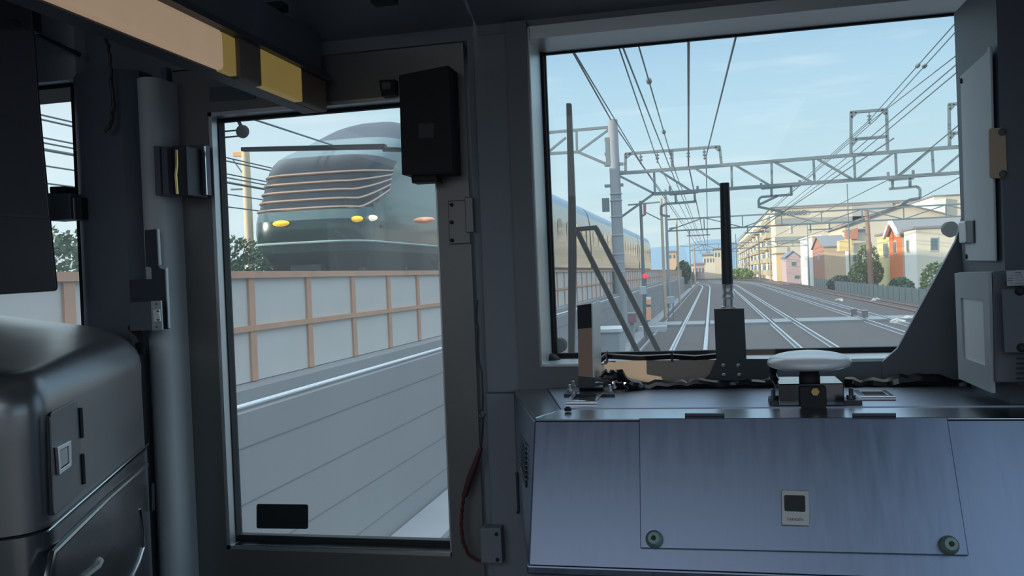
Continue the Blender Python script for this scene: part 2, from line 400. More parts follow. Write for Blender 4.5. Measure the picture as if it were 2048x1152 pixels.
# wiper of the door window
yo = YW+.10
t = thing('door_wiper', A(625, 295), 'black wiper blade lying level across the top of the door window', 'wiper')
MB().prism([A(481, 294), A(768, 287), A(771, 297), A(481, 302)], (0, .02, 0)).build('blade', wiper_m, t, bevel=.002)
MB().tube([A(760, 296)+Vector((0, .02, 0)), A(870, 300)+Vector((0, .02, 0))], .006, 8).build('arm', wiper_m, t)
# windscreen wiper
yo = GL+.06
t = thing('windscreen_wiper', A(1142, 700), 'black upright wiper with a folding double arm outside the windscreen', 'wiper')
MB().prism([A(1132, 206), A(1142, 206), A(1150, 400), A(1152, 520), A(1148, 712), A(1136, 712), A(1136, 400)], (0, .015, 0)).build('blade', wiper_m, t, bevel=.002)
ya = .02
AA = lambda px, py: PY(px, py, yo+ya)
for a, b, w in (((1154, 462), (1279, 712), .0135), ((1192, 456), (1322, 712), .0125)):
    MB().bar(AA(*a), AA(*b), .012, w, upv=(0, 1, 0)).build('arm', wiper_m, t, bevel=.002)
MB().bar(AA(1150, 459), AA(1195, 455), .010, .011).build('link', wiper_m, t, bevel=.002)

# ------------------------------------------------------------------ black equipment box over the door and other cab fittings
t = thing('equipment_box', PY(852, 350, 1.86), 'black square equipment box hanging over the top right corner of the door', 'box')
q = [PY(797, 150, 1.82), PY(897, 130, 1.82), PY(905, 345, 1.82), PY(803, 350, 1.82)]
MB().prism(q, (0, .07, 0)).build('housing', rubber, t, bevel=.003)
q = [PY(836, 248, 1.82), PY(868, 246, 1.82), PY(868, 275, 1.82), PY(838, 276, 1.82)]; MB().prism(q, (0, -.001, 0)).build('faceplate', black, t)
q = [PY(822, 350, 1.84), PY(872, 347, 1.84), PY(874, 363, 1.84), PY(824, 366, 1.84)]; MB().prism(q, (0, .04, 0)).build('connector', rubber, t)
t = thing('door_closer', PY(770, 190, 1.88), 'small dark latch block above the door beside the equipment box', 'latch')
MB().prism([PY(757, 160, 1.875), PY(790, 158, 1.875), PY(790, 190, 1.875), PY(762, 193, 1.875)], (0, .024, 0)).build('block', rubber, t, bevel=.003)
MB().prism([PY(765, 166, 1.875), PY(783, 165, 1.875), PY(783, 178, 1.875), PY(767, 180, 1.875)], (0, -.006, 0)).build('catch', dark_p, t)

# bracket plates left of the door
t = thing('wall_bracket', FW(360, 390), 'dark wall bracket of upright plates high on the post left of the door', 'bracket')
for a, b, y0, yp, yd in ((307, 318, 292, 1.775, .06), (322, 333, 292, 1.780, .06), (345, 372, 292, 1.80, .08), (378, 411, 290, 1.862, .018)):
    q = [PY(a, y0, yp), PY(b, y0, yp), PY(b+4, 390, yp), PY(a+4, 391, yp)]; MB().prism(q, (0, yd, 0)).build('plate', paint_d if a != 345 else black, t, bevel=.001)
MB().box(PY(409, 292, 1.857), PY(412.5, 390, 1.861)).build('edge_strip', chrome, t)
MB().tube([PY(352, 300, 1.768), PY(353, 330, 1.768), PY(351, 350, 1.768), PY(354, 388, 1.768)], .0035, 6).build('clip', brass, t, smooth=True)
# stepped black plate with lit edge, on the pale column
t = thing('stepped_plate', FW(310, 560), 'black stepped plate screwed to the pale column left of the door', 'plate')
yy = 1.782
q = [PY(289, 460, yy), PY(316, 458, yy), PY(320, 532, yy), PY(333, 536, yy), PY(337, 658, yy), PY(262, 662, yy), PY(260, 600, yy), PY(258, 560, yy), PY(303, 558, yy), PY(302, 535, yy), PY(291, 533, yy)]
MB().prism(q, (0, .006, 0)).build('plate', black, t, bevel=.001)
e = MB()
for a, b in (((316, 458), (320, 532)), ((320, 533), (333, 536)), ((333, 536), (338, 656))): e.bar(PY(*a, yy), PY(*b, yy), .003, .008)
e.build('bright_edge', alu, t)
t = thing('socket_box', PY(290, 660, 1.745), 'dark box with a pale power socket plate left of the door', 'socket')
q = [PY(257, 605, 1.735), PY(303, 602, 1.735), PY(305, 661, 1.735), PY(259, 663, 1.735)]; MB().prism(q, (0, .05, 0)).build('box', dark_p, t, bevel=.002)
q = [PY(301, 602, 1.734), PY(322, 601, 1.734), PY(325, 660, 1.734), PY(304, 662, 1.734)]; MB().prism(q, (0, .004, 0)).build('faceplate', alu, t, bevel=.001)
q = [PY(309, 619, 1.733), PY(321, 618, 1.733), PY(323, 643, 1.733), PY(311, 644, 1.733)]; so = MB().prism(q, (0, -.006, 0)).build('socket', white_p, t, bevel=.001)
for py, s in ((626, 1), (636, -1)):
    c = PY(316, py, 1.726); MB().tube([c+Vector((.003*math.cos(a)*1.0, 0, s*.002+.003*math.sin(a)*s)) for a in (0.2, .9, 1.6, 2.3, 2.9)], .0011, 6).build('slot', rubber, so)
for py in (608, 654): MB().lathe(PY(313, py, 1.733), [(.0015, 0), (.0015, -.002)], (0, 1, 0), 8).build('screw', rubber, t)
t = thing('cable_tail', PY(288, 690, 1.75), 'thick black cable tail hanging under the socket box', 'cable')
MB().tube([PY(262, 655, 1.765), PY(278, 668, 1.75), PY(286, 685, 1.745), PY(283, 703, 1.75), PY(276, 690, 1.765)], .008, 8).build('cable', rubber, t, smooth=True)

# hanging rope and its bracket between door and cabinet
t = thing('braided_rope', FW(945, 1050), 'dark red braided rope looped from a ring down to a bracket beside the door', 'rope')
yy = 1.865
RPt = lambda px, py: PY(px, py, yy)
ring = [RPt(964+6*math.cos(a), 828+8*math.sin(a)) for a in np.linspace(0, 2*math.pi, 13)]; MB().tube(ring, .0018, 6).build('ring', sdark, t, smooth=True)
MB().tube([RPt(966, 835), RPt(965, 870), RPt(961, 900)], .0025, 6).build('cord', black, t, smooth=True)
MB().tube([RPt(962, 895), RPt(950, 930), RPt(940, 955), RPt(928, 992)], [.005, .008, .0085, .0075], 10).build('sleeve', M('maroon_leather', (84, 52, 54), .35), t, smooth=True)
ctr = [RPt(928, 990), RPt(924, 1020), RPt(922, 1050), RPt(926, 1085), RPt(938, 1110), RPt(955, 1121), RPt(966, 1122)]
fine = []
for i in range(len(ctr)-1):
    for k in range(6): fine.append(ctr[i].lerp(ctr[i+1], k/6))
for ph in (0, math.pi):
    MB().tube([p+Vector((.0022*math.cos(i*1.1+ph), .0022*math.sin(i*1.1+ph), 0)) for i, p in enumerate(fine)], .0028, 6).build('strand', M('maroon_cord', (92, 46, 50), .7), t, smooth=True)
t = thing('rope_bracket', PY(982, 1125, 1.85), 'small square grey bracket plate at the foot of the door post', 'bracket')
q = [PY(960, 1057, 1.84), PY(1001, 1056, 1.84), PY(1005, 1127, 1.84), PY(962, 1126, 1.84)]; MB().prism(q, (0, .035, 0)).build('plate', paint, t, bevel=.002)
for px, py in ((993, 1068), (995, 1119)): MB().lathe(PY(px, py, 1.84), [(.004, 0), (.004, -.003), (.002, -.004)], (0, 1, 0), 8).build('screw', rubber, t)
# lead cable along door seam
mb = MB(); mb.tube([PY(955, 600, 1.875), PY(953, 640, 1.872), PY(957, 660, 1.875), PY(957, 700, 1.878), PY(958, 722, 1.872), PY(964, 745, 1.875), PY(966, 800, 1.875), PY(965, 820, 1.872)], .0022, 6)
tag(mb.build('seam_cord', black, smooth=True), 'thin dark cord running down the seam right of the door', 'cord')

# ------------------------------------------------------------------ glowing box under the ceiling, standing in for a saloon reflection (runs fore and aft, upper left)
XB = -.84
lz0 = PX(608, 206, XB).z; lz1 = PX(602, 136, XB).z
y_at = lambda px, py: PX(px, py, XB).y
lamp = thing('reflection_box', (XB, 1.0, lz0), 'long beige glowing box under the ceiling, standing in for a reflection, towards the top of the door', 'reflection')  # lamp holds the stand-in for the reflection, not a real lamp
glow_b = M('beige_reflection', (206, 178, 150), .5, emit=.34); glow_y = M('yellow_reflection', (156, 134, 76), .5, emit=.34)
ya, yb, yc, yd, ye = .25, y_at(470, 100), y_at(522, 98), y_at(602, 136), y_at(670, 165)
ye = min(ye, 1.86)
def glowbox(y0, y1, dz=0, dx=0): return MB().box((XB-.02, y0, lz0+dz), (XB+dx, y1, lz1-dz))
glowbox(ya, yb-.035).build('glow_panel', glow_b, lamp, bevel=.012)
glowbox(yb-.033, yb+.012, .002, -.006).build('end_reflection', glow_y, lamp)
glowbox(yb+.013, yc-.004, -.002, .002).build('reflection_divider', M('taupe_reflection', (120, 106, 98), .6), lamp, bevel=.004)
glowbox(yc, yd, .001, .001).build('reflection_panel', glow_y, lamp, bevel=.002)
glowbox(yd+.002, ye, .001).build('reflection_end_box', M('tan_reflection', (112, 98, 82), .6), lamp, bevel=.003)
mb = MB(); mb.box((XB-.06, .2, lz1), (XB+.012, ye, lz1+.012)); mb.box((XB-.06, .2, lz0+.002), (XB-.022, ye, lz1)); mb.build('housing', black, lamp)  # housing: added backing of the reflection stand-in
mb = MB(); mb.box((XB-.06, .2, lz1+.01), (XB-.01, 1.86, ZC-.03)); mb.build('added_mount', paint_d, lamp)
# rail under the glowing box
t = thing('cable_rail', PX(250, 75, -.97), 'thin bright-edged rail running below the beige glowing box', 'rail')
MB().tube([PX(20, -12, -.97), PX(395, 128, -.97), PX(505, 178, -.97)], .003, 6).build('edge', alu, t)
MB().bar(PX(20, -26, -.975), PX(505, 173, -.975), .012, .02).build('rail', black, t)

# ------------------------------------------------------------------ steel cabinet in front of the windscreen
ZT = 2.252; YF = 1.5; YB = 1.4; ZB = 2.024
cab = thing('steel_cabinet', (.15, 1.6, ZF), 'low brushed stainless steel cabinet under the windscreen with a hinged front hatch', 'cabinet')
xl0 = PY(1068, 832, YF).x; xl1 = PY(1055, 1100, YB).x; xb0 = PY(1031, 782, YW).x
XRR = XR-.012
nF = Vector((0, -(ZT-ZB), YF-YB)).normalized()
nF = Vector((0, ZT-ZB, -(YF-YB))).normalized()
FP = lambda px, py, off=0: RP(px, py, Vector((0, YF, ZT))-nF*off, nF)
mb = MB()
back = YW-.022
body = [[(xl0, YF, ZT-.004), (XRR, YF, ZT-.004), (XRR, back, ZT-.004), (xb0, back, ZT-.004)], [(xl1, YB, ZB), (XRR, YB, ZB), (XRR, back, ZB), (xb0, back, ZB)]]
mb.loft(body); mb.build('body', ssteel, cab, bevel=.003)
mb = MB(); mb.box((xl1-.0, YB+.03, ZF), (XRR, back, ZB-.012)); mb.build('plinth', ssteel, cab)
mb = MB(); mb.prism([(xl1-.002, YB-.004, ZB-.012), (XRR, YB-.004, ZB-.012), (XRR, YB+.05, ZB-.012), (xl1-.002, YB+.05, ZB-.012)], (0, 0, .015)); mb.build('ledge', ssteel, cab, bevel=.003)
mb = MB()
tp = [PZ(1122, 821, ZT), PZ(1990, 818, ZT)]; tp[1].x = XRR-.002
mb.prism([Vector((tp[0].x, tp[0].y, ZT)), Vector((XRR-.002, tp[0].y, ZT)), Vector((XRR-.002, back, ZT)), Vector((PZ(1090, 783, ZT).x, back, ZT))], (0, 0, .004)); mb.build('lid', ssteel_top, cab)
mb = MB(); mb.prism([(xl0+.003, YF-.003, ZT-.005), (XRR, YF-.003, ZT-.005), (XRR, tp[0].y, ZT-.0005), (tp[0].x, tp[0].y, ZT-.0005)], (0, 0, .003)); mb.prism([(xl0+.003, YF+.001, ZT-.006), (tp[0].x, tp[0].y, ZT-.006), (PZ(1090, 783, ZT).x, back, ZT-.006), (xb0, back, ZT-.006)], (0, 0, .007)); mb.build('rim', M('bright_steel_rim', (176, 182, 190), .25, 1, .05), cab, bevel=.002)
# front hatch with hinges, rubber stops and paddle latch
mb = MB(); mb.prism([FP(1279, 838, .001), FP(1893, 836, .001), FP(1936, 1112, .001), FP(1281, 1097, .001)], -nF*.006)
hatch = mb.build('hatch', ssteel, cab, bevel=.0012)
for a, b, y in ((1370, 1449, 831), (1705, 1791, 831)):
    m0 = MB(); m0.prism([FP(a, y-3, .004), FP(b, y-3, .004), FP(b, y+8, .004), FP(a, y+8, .004)], -nF*.005); m0.tube([FP(a, y, .008), FP(b, y, .008)], .004, 8)
    m0.build('hinge', black, hatch)
knob = M('grey_green_rubber', (124, 150, 148), .6)
for px, py in ((1312, 1078), (1900, 1090)):
    c = FP(px-3, py+1, .007); m0 = MB(); ax = (-nF)
    m0.lathe(c, [(.014, 0), (.014, .006), (.011, .016), (.009, .020), (.004, .0205), (.004, .012)], ax, 20); kb = m0.build('rubber_stop', knob, hatch, smooth=True)
    m0 = MB(); m0.lathe(c+ax.normalized()*.0203, [(.0035, 0), (.0035, .0006)], ax, 14); m0.build('hole', rubber, kb)
m0 = MB(); m0.prism([FP(1562, 980, .007), FP(1617, 982, .007), FP(1618, 1053, .007), FP(1563, 1051, .007)], -nF*.0045); la_ = m0.build('paddle_latch', M('satin_nickel', (150, 152, 152), .4, .8), hatch, bevel=.001)
m0 = MB(); m0.prism(rrect([FP(1568, 990, .0118), FP(1610, 991, .0118), FP(1611, 1024, .0118), FP(1569, 1022, .0118)], .003), -nF*.0004); m0.build('paddle', rubber, la_)
upF = Vector((0, YF-YB, ZT-ZB)).normalized()
text('TAKIGEN', 'lettering', rubber, FP(1590, 1039, .0119), .006, (1, 0, 0), upF, la_, .0002)
# louvre vent and hinge bar on the chamfered left side
sn = (Vector((xl1, YB, ZB))-Vector((xl0, YF, ZT))).cross(Vector((xb0, back, (ZT+ZB)/2))-Vector((xl0, YF, ZT))).normalized(); sn = sn if sn.x < 0 else -sn
SP = lambda px, py, o=0: RP(px, py, Vector((xl0, YF, ZT))+sn*o, sn)
m0 = MB(); m0.prism([SP(1037, 853, .003), SP(1054, 888, .002), SP(1054, 975, .002), SP(1038, 930, .002)], sn*.003); v = m0.build('louvre_vent', sdark, cab)
m0 = MB()
for k in range(8):
    t_ = k/8; a = SP(1038.5, 862+66*t_, .006); b = SP(1052.5, 893+76*t_, .006); m0.bar(a, b, .003, .002)
m0.build('slats', ssteel, v)
m0 = MB(); m0.tube([SP(1033, 947, .004), SP(1036, 1025, .004)], .004, 6); m0.build('side_hinge', black, cab)
# flush pull handles
def pull(q, label):
    m0 = MB(); q = [PZ(*p, ZT+.004) for p in q]; c = sum(q, Vector())/4; inn = [c+(p-c)*.66 for p in q]
    for i in range(4):
        j = (i+1) % 4; m0.prism([q[i], q[j], inn[j], inn[i]], (0, 0, .007))
    f = m0.build('pull_handle', chrome, cab, bevel=.0012); MB().prism([p+Vector((0, 0, .001)) for p in inn], (0, 0, .001)).build('recess', rubber, f); return f
pull([(1133, 809), (1194, 809), (1208, 791), (1148, 790)], ''); pull([(1722, 801), (1792, 801), (1772, 787), (1707, 787)], '')
m0 = MB(); m0.lathe(PZ(1136, 822, ZT+.003), [(.0065, 0), (.0065, .005), (.003, .008)], (0, 0, 1), 14); m0.build('stop_button', rubber, cab, smooth=True)

# upright folded bracket
t = thing('upright_bracket', PZ(1180, 785, ZT+.004), 'tall narrow folded steel bracket standing on the left end of the cabinet top', 'bracket')
yb_ = 1.74
B = lambda px, py: PY(px, py, yb_)
box_m = M('sunlit_bracket_tan', (168, 138, 120), .5)  # sunlit tan put into the colour of the dark plate
MB().prism([B(1155, 612), B(1182, 608), B(1186, 755), B(1157, 752)], (0, .004, 0)).build('front_plate', box_m, t)
MB().prism([B(1154.5, 611), B(1182.5, 607), B(1183.5, 655), B(1155.5, 658)], (0, -.001, 0)).build('painted_shade', rubber, t)  # dark strip standing in for the shade above the sun patch
a, b = B(1182, 608), B(1186, 755); d = Vector((.004, .085, .004))
MB().prism([a, a+d, b+d, b], (.003, 0, 0)).build('side_plate', alu, t)
zb_ = ZT+.004
q = [PZ(1128, 794, zb_), PZ(1230, 794, zb_), PZ(1222, 778, zb_), PZ(1140, 778, zb_)]; MB().prism(q, (0, 0, .006)).build('base_plate', black, t)
MB().tube([PZ(1160, 787, zb_)+Vector((0, 0, .015)), PZ(1208, 787, zb_)+Vector((0, 0, .015))], .009, 12).build('pivot', sdark, t, smooth=True)
MB().prism([B(1157, 752), B(1186, 755), B(1190, 775), B(1155, 775)], (0, .02, -.0)).build('foot', black, t)
for px, py in ((1140, 789), (1147, 781), (1220, 789), (1228, 783)): MB().lathe(PZ(px, py, zb_)+Vector((0, 0, .006)), [(.006, 0), (.006, .005), (.0035, .005), (.0035, .014), (.001, .015)], (0, 0, 1), 6).build('bolt', alu, t)

# bundle of black cable tape along the back of the cabinet
def wrinkle(pts, r, name, label, cat='cable', m=None):
    P_ = [Vector(p) for p in pts]; f = []
    for i in range(len(P_)-1):
        n = max(3, int((P_[i+1]-P_[i]).length/.012))
        for k in range(n): f.append(P_[i].lerp(P_[i+1], k/n))
    f.append(P_[-1]); f2 = [p+Vector((0, random.uniform(-.003, .003), random.uniform(-.003, .003))) for p in f]
    mb = MB(); mb.tube(f2, [r*random.uniform(.65, 1.25) for _ in f2], 9); return tag(mb.build(name, m or blackg, smooth=True, ang=28), label, cat)
Bk = lambda px, py: PY(px, py, 1.845)
wrinkle([Bk(1225, 768), Bk(1300, 772), Bk(1400, 768), Bk(1490, 770), Bk(1545, 766)], .010, 'cable_bundle', 'wrinkled black taped cable bundle lying behind the bracket along the cabinet back')
wrinkle([Bk(1690, 764), Bk(1760, 772), Bk(1800, 762), Bk(1850, 760), Bk(1930, 772), Bk(1985, 790)], .013, 'cable_bundle', 'shiny black taped cable bundle lying behind the white dome on the right')
wrinkle([PY(1205, 748, 1.80), PY(1222, 752, 1.80), PY(1238, 748, 1.81), PY(1252, 765, 1.82), PY(1285, 776, 1.83)], .012, 'taped_joint', 'crumpled black tape wad behind the upright bracket', 'cable')
t = thing('sill_cable', PY(1330, 712, 1.88), 'black cable tied along the windscreen sill left of the antenna', 'cable')
MB().tube([PY(1196, 724, 1.87), PY(1212, 712, 1.875), PY(1280, 716, 1.878), PY(1345, 713, 1.878), PY(1390, 716, 1.878), PY(1432, 712, 1.878)], .006, 8).build('cable', blackg, t, smooth=True)
for px, py in ((1214, 713), (1344, 712)): MB().box(PY(px-3, py-9, 1.865), PY(px+3, py+8, 1.89)).build('cable_tie', rubber, t)

# antenna on a black tee plate
t = thing('whip_antenna', PY(1462, 765, 1.86), 'black rod antenna on a black upright plate in front of the windscreen', 'antenna')
T = lambda px, py: PY(px, py, 1.868)
MB().prism([T(1428, 618), T(1488, 617), T(1493, 718), T(1543, 718), T(1548, 742), T(1535, 755), T(1500, 760), T(1455, 764), T(1400, 766), T(1420, 748), T(1432, 719)], (0, .006, 0)).build('mount_plate', black, t)
MB().prism([PY(1208, 722, 1.874), PY(1545, 718, 1.874), PY(1545, 768, 1.874), PY(1225, 772, 1.874), PY(1210, 750, 1.874)], (0, .004, 0)).build('cross_plate', M('grey_brown_plate', (158, 148, 138), .45), t)
for px, py in ((1447, 731), (1477, 731), (1448, 750), (1479, 750)): MB().lathe(T(px, py), [(.0045, 0), (.0045, -.002), (.0025, -.0025), (.0025, -.001)], (0, 1, 0), 12).build('screw', sdark, t)
yy = 1.872
c0, c1, c2 = PY(1457, 616, yy), PY(1455, 570, yy), PY(1449, 366, yy)
ax = (c2-c0)
MB().lathe(c0, [(.016, 0), (.016, .003), (.011, .004), (.011, .020), (.013, .022), (.013, .030), (.0115, .032), (.0115, .048), (.013, .05)], ax, 16).build('connector', alu, t, smooth=True)
MB().tube([c1, c2], [.0115, .0098], 12).build('rod', black, t, smooth=True)

# white dome aerial on a steel box mount
t = thing('dome_aerial', PZ(1622, 812, ZT+.004), 'white dome aerial on a black post and steel box on the cabinet top', 'aerial')
q = [(1558, 812), (1690, 812)]
a = PZ(*q[0], ZT+.004); b = PZ(*q[1], ZT+.004); zt_ = PY(1560, 768, a.y).z; dp = .105
MB().box((a.x, a.y, ZT+.004), (b.x, a.y+dp, zt_)).build('mount_box', M('mirror_steel', (120, 126, 134), .12, 1, .04), t, bevel=.0015)
pc = Vector((PY(1619, 760, a.y+.04).x, a.y+.04, zt_))
zd = PY(1618, 737, pc.y).z
MB().lathe((pc.x, pc.y, zt_-.0), [(.018, 0), (.018, .01), (.0165, .012), (.0165, zd-zt_), (.014, zd-zt_+.004)], (0, 0, 1), 24).build('post', rubber, t, smooth=True)
MB().box((pc.x-.022, a.y-.012, zt_-.045), (pc.x+.022, a.y, zt_-.004)).build('post_clamp', rubber, t, bevel=.002)
MB().lathe((pc.x+.003, a.y-.012, zt_-.012), [(.007, 0), (.007, -.006)], (0, 1, 0), 6).build('nut', brass, t)
Rd = (PY(1703, 722, pc.y).x-PY(1533, 722, pc.y).x)/2; zr = PY(1618, 722, pc.y).z; ztop = PY(1610, 701, pc.y).z
prof = [(.3*Rd, zd-zr), (.8*Rd, zd-zr+.001), (.97*Rd, -.008), (Rd, -.003), (Rd*.99, .001)]+[(Rd*math.cos(u)*.98, .001+(ztop-zr-.001)*math.sin(u)) for u in np.linspace(.06, 1.5, 9)]
MB().lathe((pc.x, pc.y, zr), prof, (0, 0, 1), 40).build('dome', white_p, t, smooth=True, ang=50)
for sx, x0, x1 in ((-1, PZ(1538, 812, ZT).x, a.x), (1, b.x, PZ(1722, 812, ZT).x)):
    MB().box((x0, a.y+.005, ZT+.004), (x1, a.y+.05, ZT+.012)).build('mount_tab', black, t)
    MB().lathe(((x0+x1)/2, a.y+.025, ZT+.012), [(.008, 0), (.008, .007), (.004, .007), (.004, .018), (.001, .02)], (0, 0, 1), 8).build('bolt', sdark, t)
MB().tube([PY(1560, 775, a.y+.06), PY(1548, 755, a.y+.07), PY(1546, 738, a.y+.08), PY(1553, 730, a.y+.085)], .007, 8).build('cable', blackg, t, smooth=True)

# ------------------------------------------------------------------ right side: grey boxes on the corner pillar
t = thing('wall_panel_box', PY(1955, 520, 1.7), 'tall pale grey panel with a slanting top beside the right edge of the windscreen', 'panel')
g0 = PY(1920, 300, 1.85); g1 = PY(1985, 300, 1.62); nG = Vector((g0.y-g1.y, g1.x-g0.x, 0)).normalized(); nG = nG if nG.x < 0 else -nG
G_ = lambda px, py: RP(px, py, g0, nG)
MB().prism([G_(1920, 152), G_(1972, 104), G_(1976, 92), G_(1980, 92), G_(1990, 523), G_(1931, 522)], -nG*.004).build('panel', M('panel_grey', (200, 208, 216), .5), t, bevel=.002)
for px, py in ((1923.5, 162), (1934, 513)): MB().lathe(G_(px, py), [(.005, 0), (.005, .002), (.003, .003)], nG, 10).build('screw', rubber, t)
m0 = MB(); m0.prism(rrect([G_(1924, 443), G_(1936, 442), G_(1938, 486), G_(1926, 487)], .004), nG*.007); m0.build('hand_grip', alu, t, bevel=.003)
m0 = MB(); m0.prism([G_(1936, 440), G_(1950, 440), G_(1951, 486), G_(1938, 487)], nG*.004); m0.build('grip_bracket', dark_p, t, bevel=.002)
t = thing('clip_plate', PY(1997, 355, 1.60), 'beige rounded plate held by two screws on the dark pillar at far right', 'plate')
MB().prism(rrect([PY(1978, 256, 1.60), PY(2011, 255, 1.60), PY(2015, 356, 1.60), PY(1980, 357, 1.60)], .006), (0, .006, 0)).build('plate', beige_p, t, bevel=.001)
for px, py in ((2004, 264), (2006, 348)): MB().lathe(PY(px, py, 1.60), [(.0062, 0), (.0062, -.003), (.004, -.004), (.0035, -.002)], (0, 1, 0), 12).build('screw', dark_p, t)
MB().box(PY(1990, -60, 1.607), Vector((XR-.002, 1.86, 2.24))).build('corner_pillar', paint_d)
o = bpy.data.objects['corner_pillar']; o.name = 'trim_8'; o['kind'] = 'structure'
t = thing('control_unit', PY(1985, 790, 1.55), 'dark control unit with a pale window in its flank at far right', 'control unit')
L0 = [PY(1914, 545, 1.72), PY(1984, 543, 1.52), PY(1992, 790, 1.52), PY(1925, 757, 1.72)]
nU = (L0[1]-L0[0]).cross(L0[3]-L0[0]).normalized(); nU = nU if nU.y < 0 else -nU
UP = lambda px, py, o=0: RP(px, py, L0[0]+nU*o, nU)
bk = PY(1985, 700, 1.86)
m0 = MB(); m0.prism([L0[0], L0[1], Vector((XR-.004, 1.50, L0[1].z)), Vector((XR-.004, 1.84, L0[0].z)), Vector((L0[0].x+.09, 1.84, L0[0].z))], (0, 0, -(L0[0].z-2.30))); m0.build('housing', dark_p, t, bevel=.003)
hz = [UP(1927, 595, .001), UP(1972, 600, .001), UP(1977, 731, .001), UP(1932, 715, .001)]
oq = [UP(1915, 546, .001), UP(1983, 545, .001), UP(1991, 786, .001), UP(1923, 757, .001)]
m0 = MB()
for i in range(4):
    j = (i+1) % 4; m0.prism([oq[i], oq[j], hz[j], hz[i]], nU*.005)
m0.build('side_cover', grey_p, t)
m0 = MB(); m0.prism([p+nU*.0008 for p in hz], nU*.001); m0.build('window_panel', M('frosted_panel', (232, 238, 244), .4), t)
yq2 = 1.498
m0 = MB(); m0.prism([PY(2012, 542, yq2), PY(2062, 539, yq2), PY(2062, 570, yq2), PY(2014, 572, yq2)], (0, -.001, 0)); lab = m0.build('rating_label', M('label_paper', (176, 182, 190), .6), t)
m0 = MB()
for x0, x1, y, w in ((2030, 2042, 545, 1.2), (2015, 2026, 556, .9), (2015, 2026, 561, .9), (2029, 2046, 550, .5), (2030, 2047, 555, .5), (2030, 2047, 560, .5), (2029, 2048, 566, 1.1), (2020, 2026, 567, .6), (2015, 2016.5, 551, .6), (2024, 2026, 551, .6)):
    m0.prism([PY(x0, y, yq2-.0011), PY(x1, y-.3, yq2-.0011), PY(x1, y+w, yq2-.0011), PY(x0, y+w, yq2-.0011)], (0, -.0003, 0))
m0.build('print', M('label_print', (80, 84, 90), .7), lab)
m0 = MB(); m0.prism([PY(2002, 578, yq2), PY(2066, 576, yq2), PY(2066, 706, yq2), PY(2008, 706, yq2)], (0, -.004, 0)); m0.build('cover_plate', dark_p, t, bevel=.002)
for px, py in ((2039, 582), (2043, 695)): MB().lathe(PY(px, py, yq2-.004), [(.007, 0), (.007, -.003), (.004, -.006)], (0, 1, 0), 12).build('screw', rubber, t)
for k in range(6): MB().prism([PY(2033, 715+10*k, yq2), PY(2070, 714+10*k, yq2), PY(2070, 718+10*k, yq2), PY(2033, 719+10*k, yq2)], (0, -.003, 0)).build('vent_slat', rubber, t)
t = thing('pipe_bracket', PY(2015, 30, 1.6), 'pale metal clips at the very top right corner above the pillar', 'bracket')
yq = 1.62
for q in (((1990, -20), (2001, -20), (2003, 24), (1993, 32)), ((2006, 32), (2028, 22), (2030, 46), (2009, 65)), ((2022, -25), (2035, -25), (2034, 0), (2023, 8)), ((2044, -10), (2052, -12), (2052, 22), (2045, 18))):
    MB().prism([PY(*p, yq) for p in q], (0, .03, 0)).build('clip', paint_l, t, bevel=.002)
MB().box(PY(1996, -30, 1.65), PY(2050, 40, 1.672)).build('back_plate', black, t)

# ------------------------------------------------------------------ driver's console on the left
A2 = Vector((-.912, 1.026, 0)); B2 = Vector((-1.192, 1.652, 0))
con = thing('driver_console', (-1.5, 1.2, ZF), "polished dark steel flank and hood of the driver's console at lower left", 'console')
foot = [A2, B2, Vector((-1.34, 1.78, 0)), Vector((-2.2, 1.78, 0)), Vector((-2.2, .80, 0)), Vector((-1.30, .86, 0))]
ft = rrect(foot, .07, 6)
cen = sum(foot, Vector())/len(foot)
def ring(z, inset, lift=False):
    o = []
    for p in ft:
        d = (cen-p).normalized(); q = p+d*inset
        zz = z+(.13*max(0, -1.12-q.x) if lift else 0); o.append(Vector((q.x, q.y, zz)))
    return o
ZS = 2.172
rings = [ring(ZS, 0), ring(2.30, .001)]
for k in range(7):
    a = k/6*math.pi/2; rings.append(ring(2.335+.06*math.sin(a), .065*(1-math.cos(a)), True))
rings.append(ring(2.398, .3, True))
MB().loft(rings).build('hood', M('console_steel', (134, 136, 140), .34, .8, .06, 8, brush=(.4, .4, 1.2)), con, smooth=True, ang=60)
MB().loft([ring(ZF, -.004), ring(ZS-.004, -.004), ring(ZS-.002, .002)]).build('base', sdark, con, smooth=True, ang=50)
cn = Vector((B2-A2)).cross(Vector((0, 0, 1))).normalized(); cn = cn if cn.x > 0 else -cn
CP = lambda px, py, o=0: RP(px, py, A2+cn*o, cn)
MB().tube([CP(297, 887, .004), CP(190, 980, .004), CP(120, 1041, .004), CP(96, 1062, .003)], .0016, 6).build('seam_bead', chrome, con, smooth=True)
m0 = MB(); m0.prism(rrect([CP(97, 826), CP(152, 799), CP(164, 978), CP(104, 1034)], .012), cn*.0025); ht = m0.build('access_hatch', M('hatch_steel', (116, 118, 124), .3, .7), con, bevel=.001)
m0 = MB()
for a, b in (((95, 832), (103, 1030)), ): m0.tube([CP(*a, .002), CP(*b, .002)], .0022, 6)
m0.build('shadow_gap', rubber, ht)
for a, b in (((158, 816), (161, 876)), ((162, 908), (165, 968))): MB().bar(CP(*a, .002), CP(*b, .002), .008, .006).build('hinge', rubber, ht)
q = [CP(109, 895, .003), CP(137, 881, .003), CP(138, 932, .003), CP(113, 951, .003)]; c = sum(q, Vector())/4; inn = [c+(p-c)*.68 for p in q]
m0 = MB()
for i in range(4): m0.prism([q[i], q[(i+1) % 4], inn[(i+1) % 4], inn[i]], cn*.004)
lt = m0.build('latch', chrome, ht, bevel=.0008); MB().prism([c+(p-c)*.62 for p in q], cn*.002).build('paddle', alu, lt)
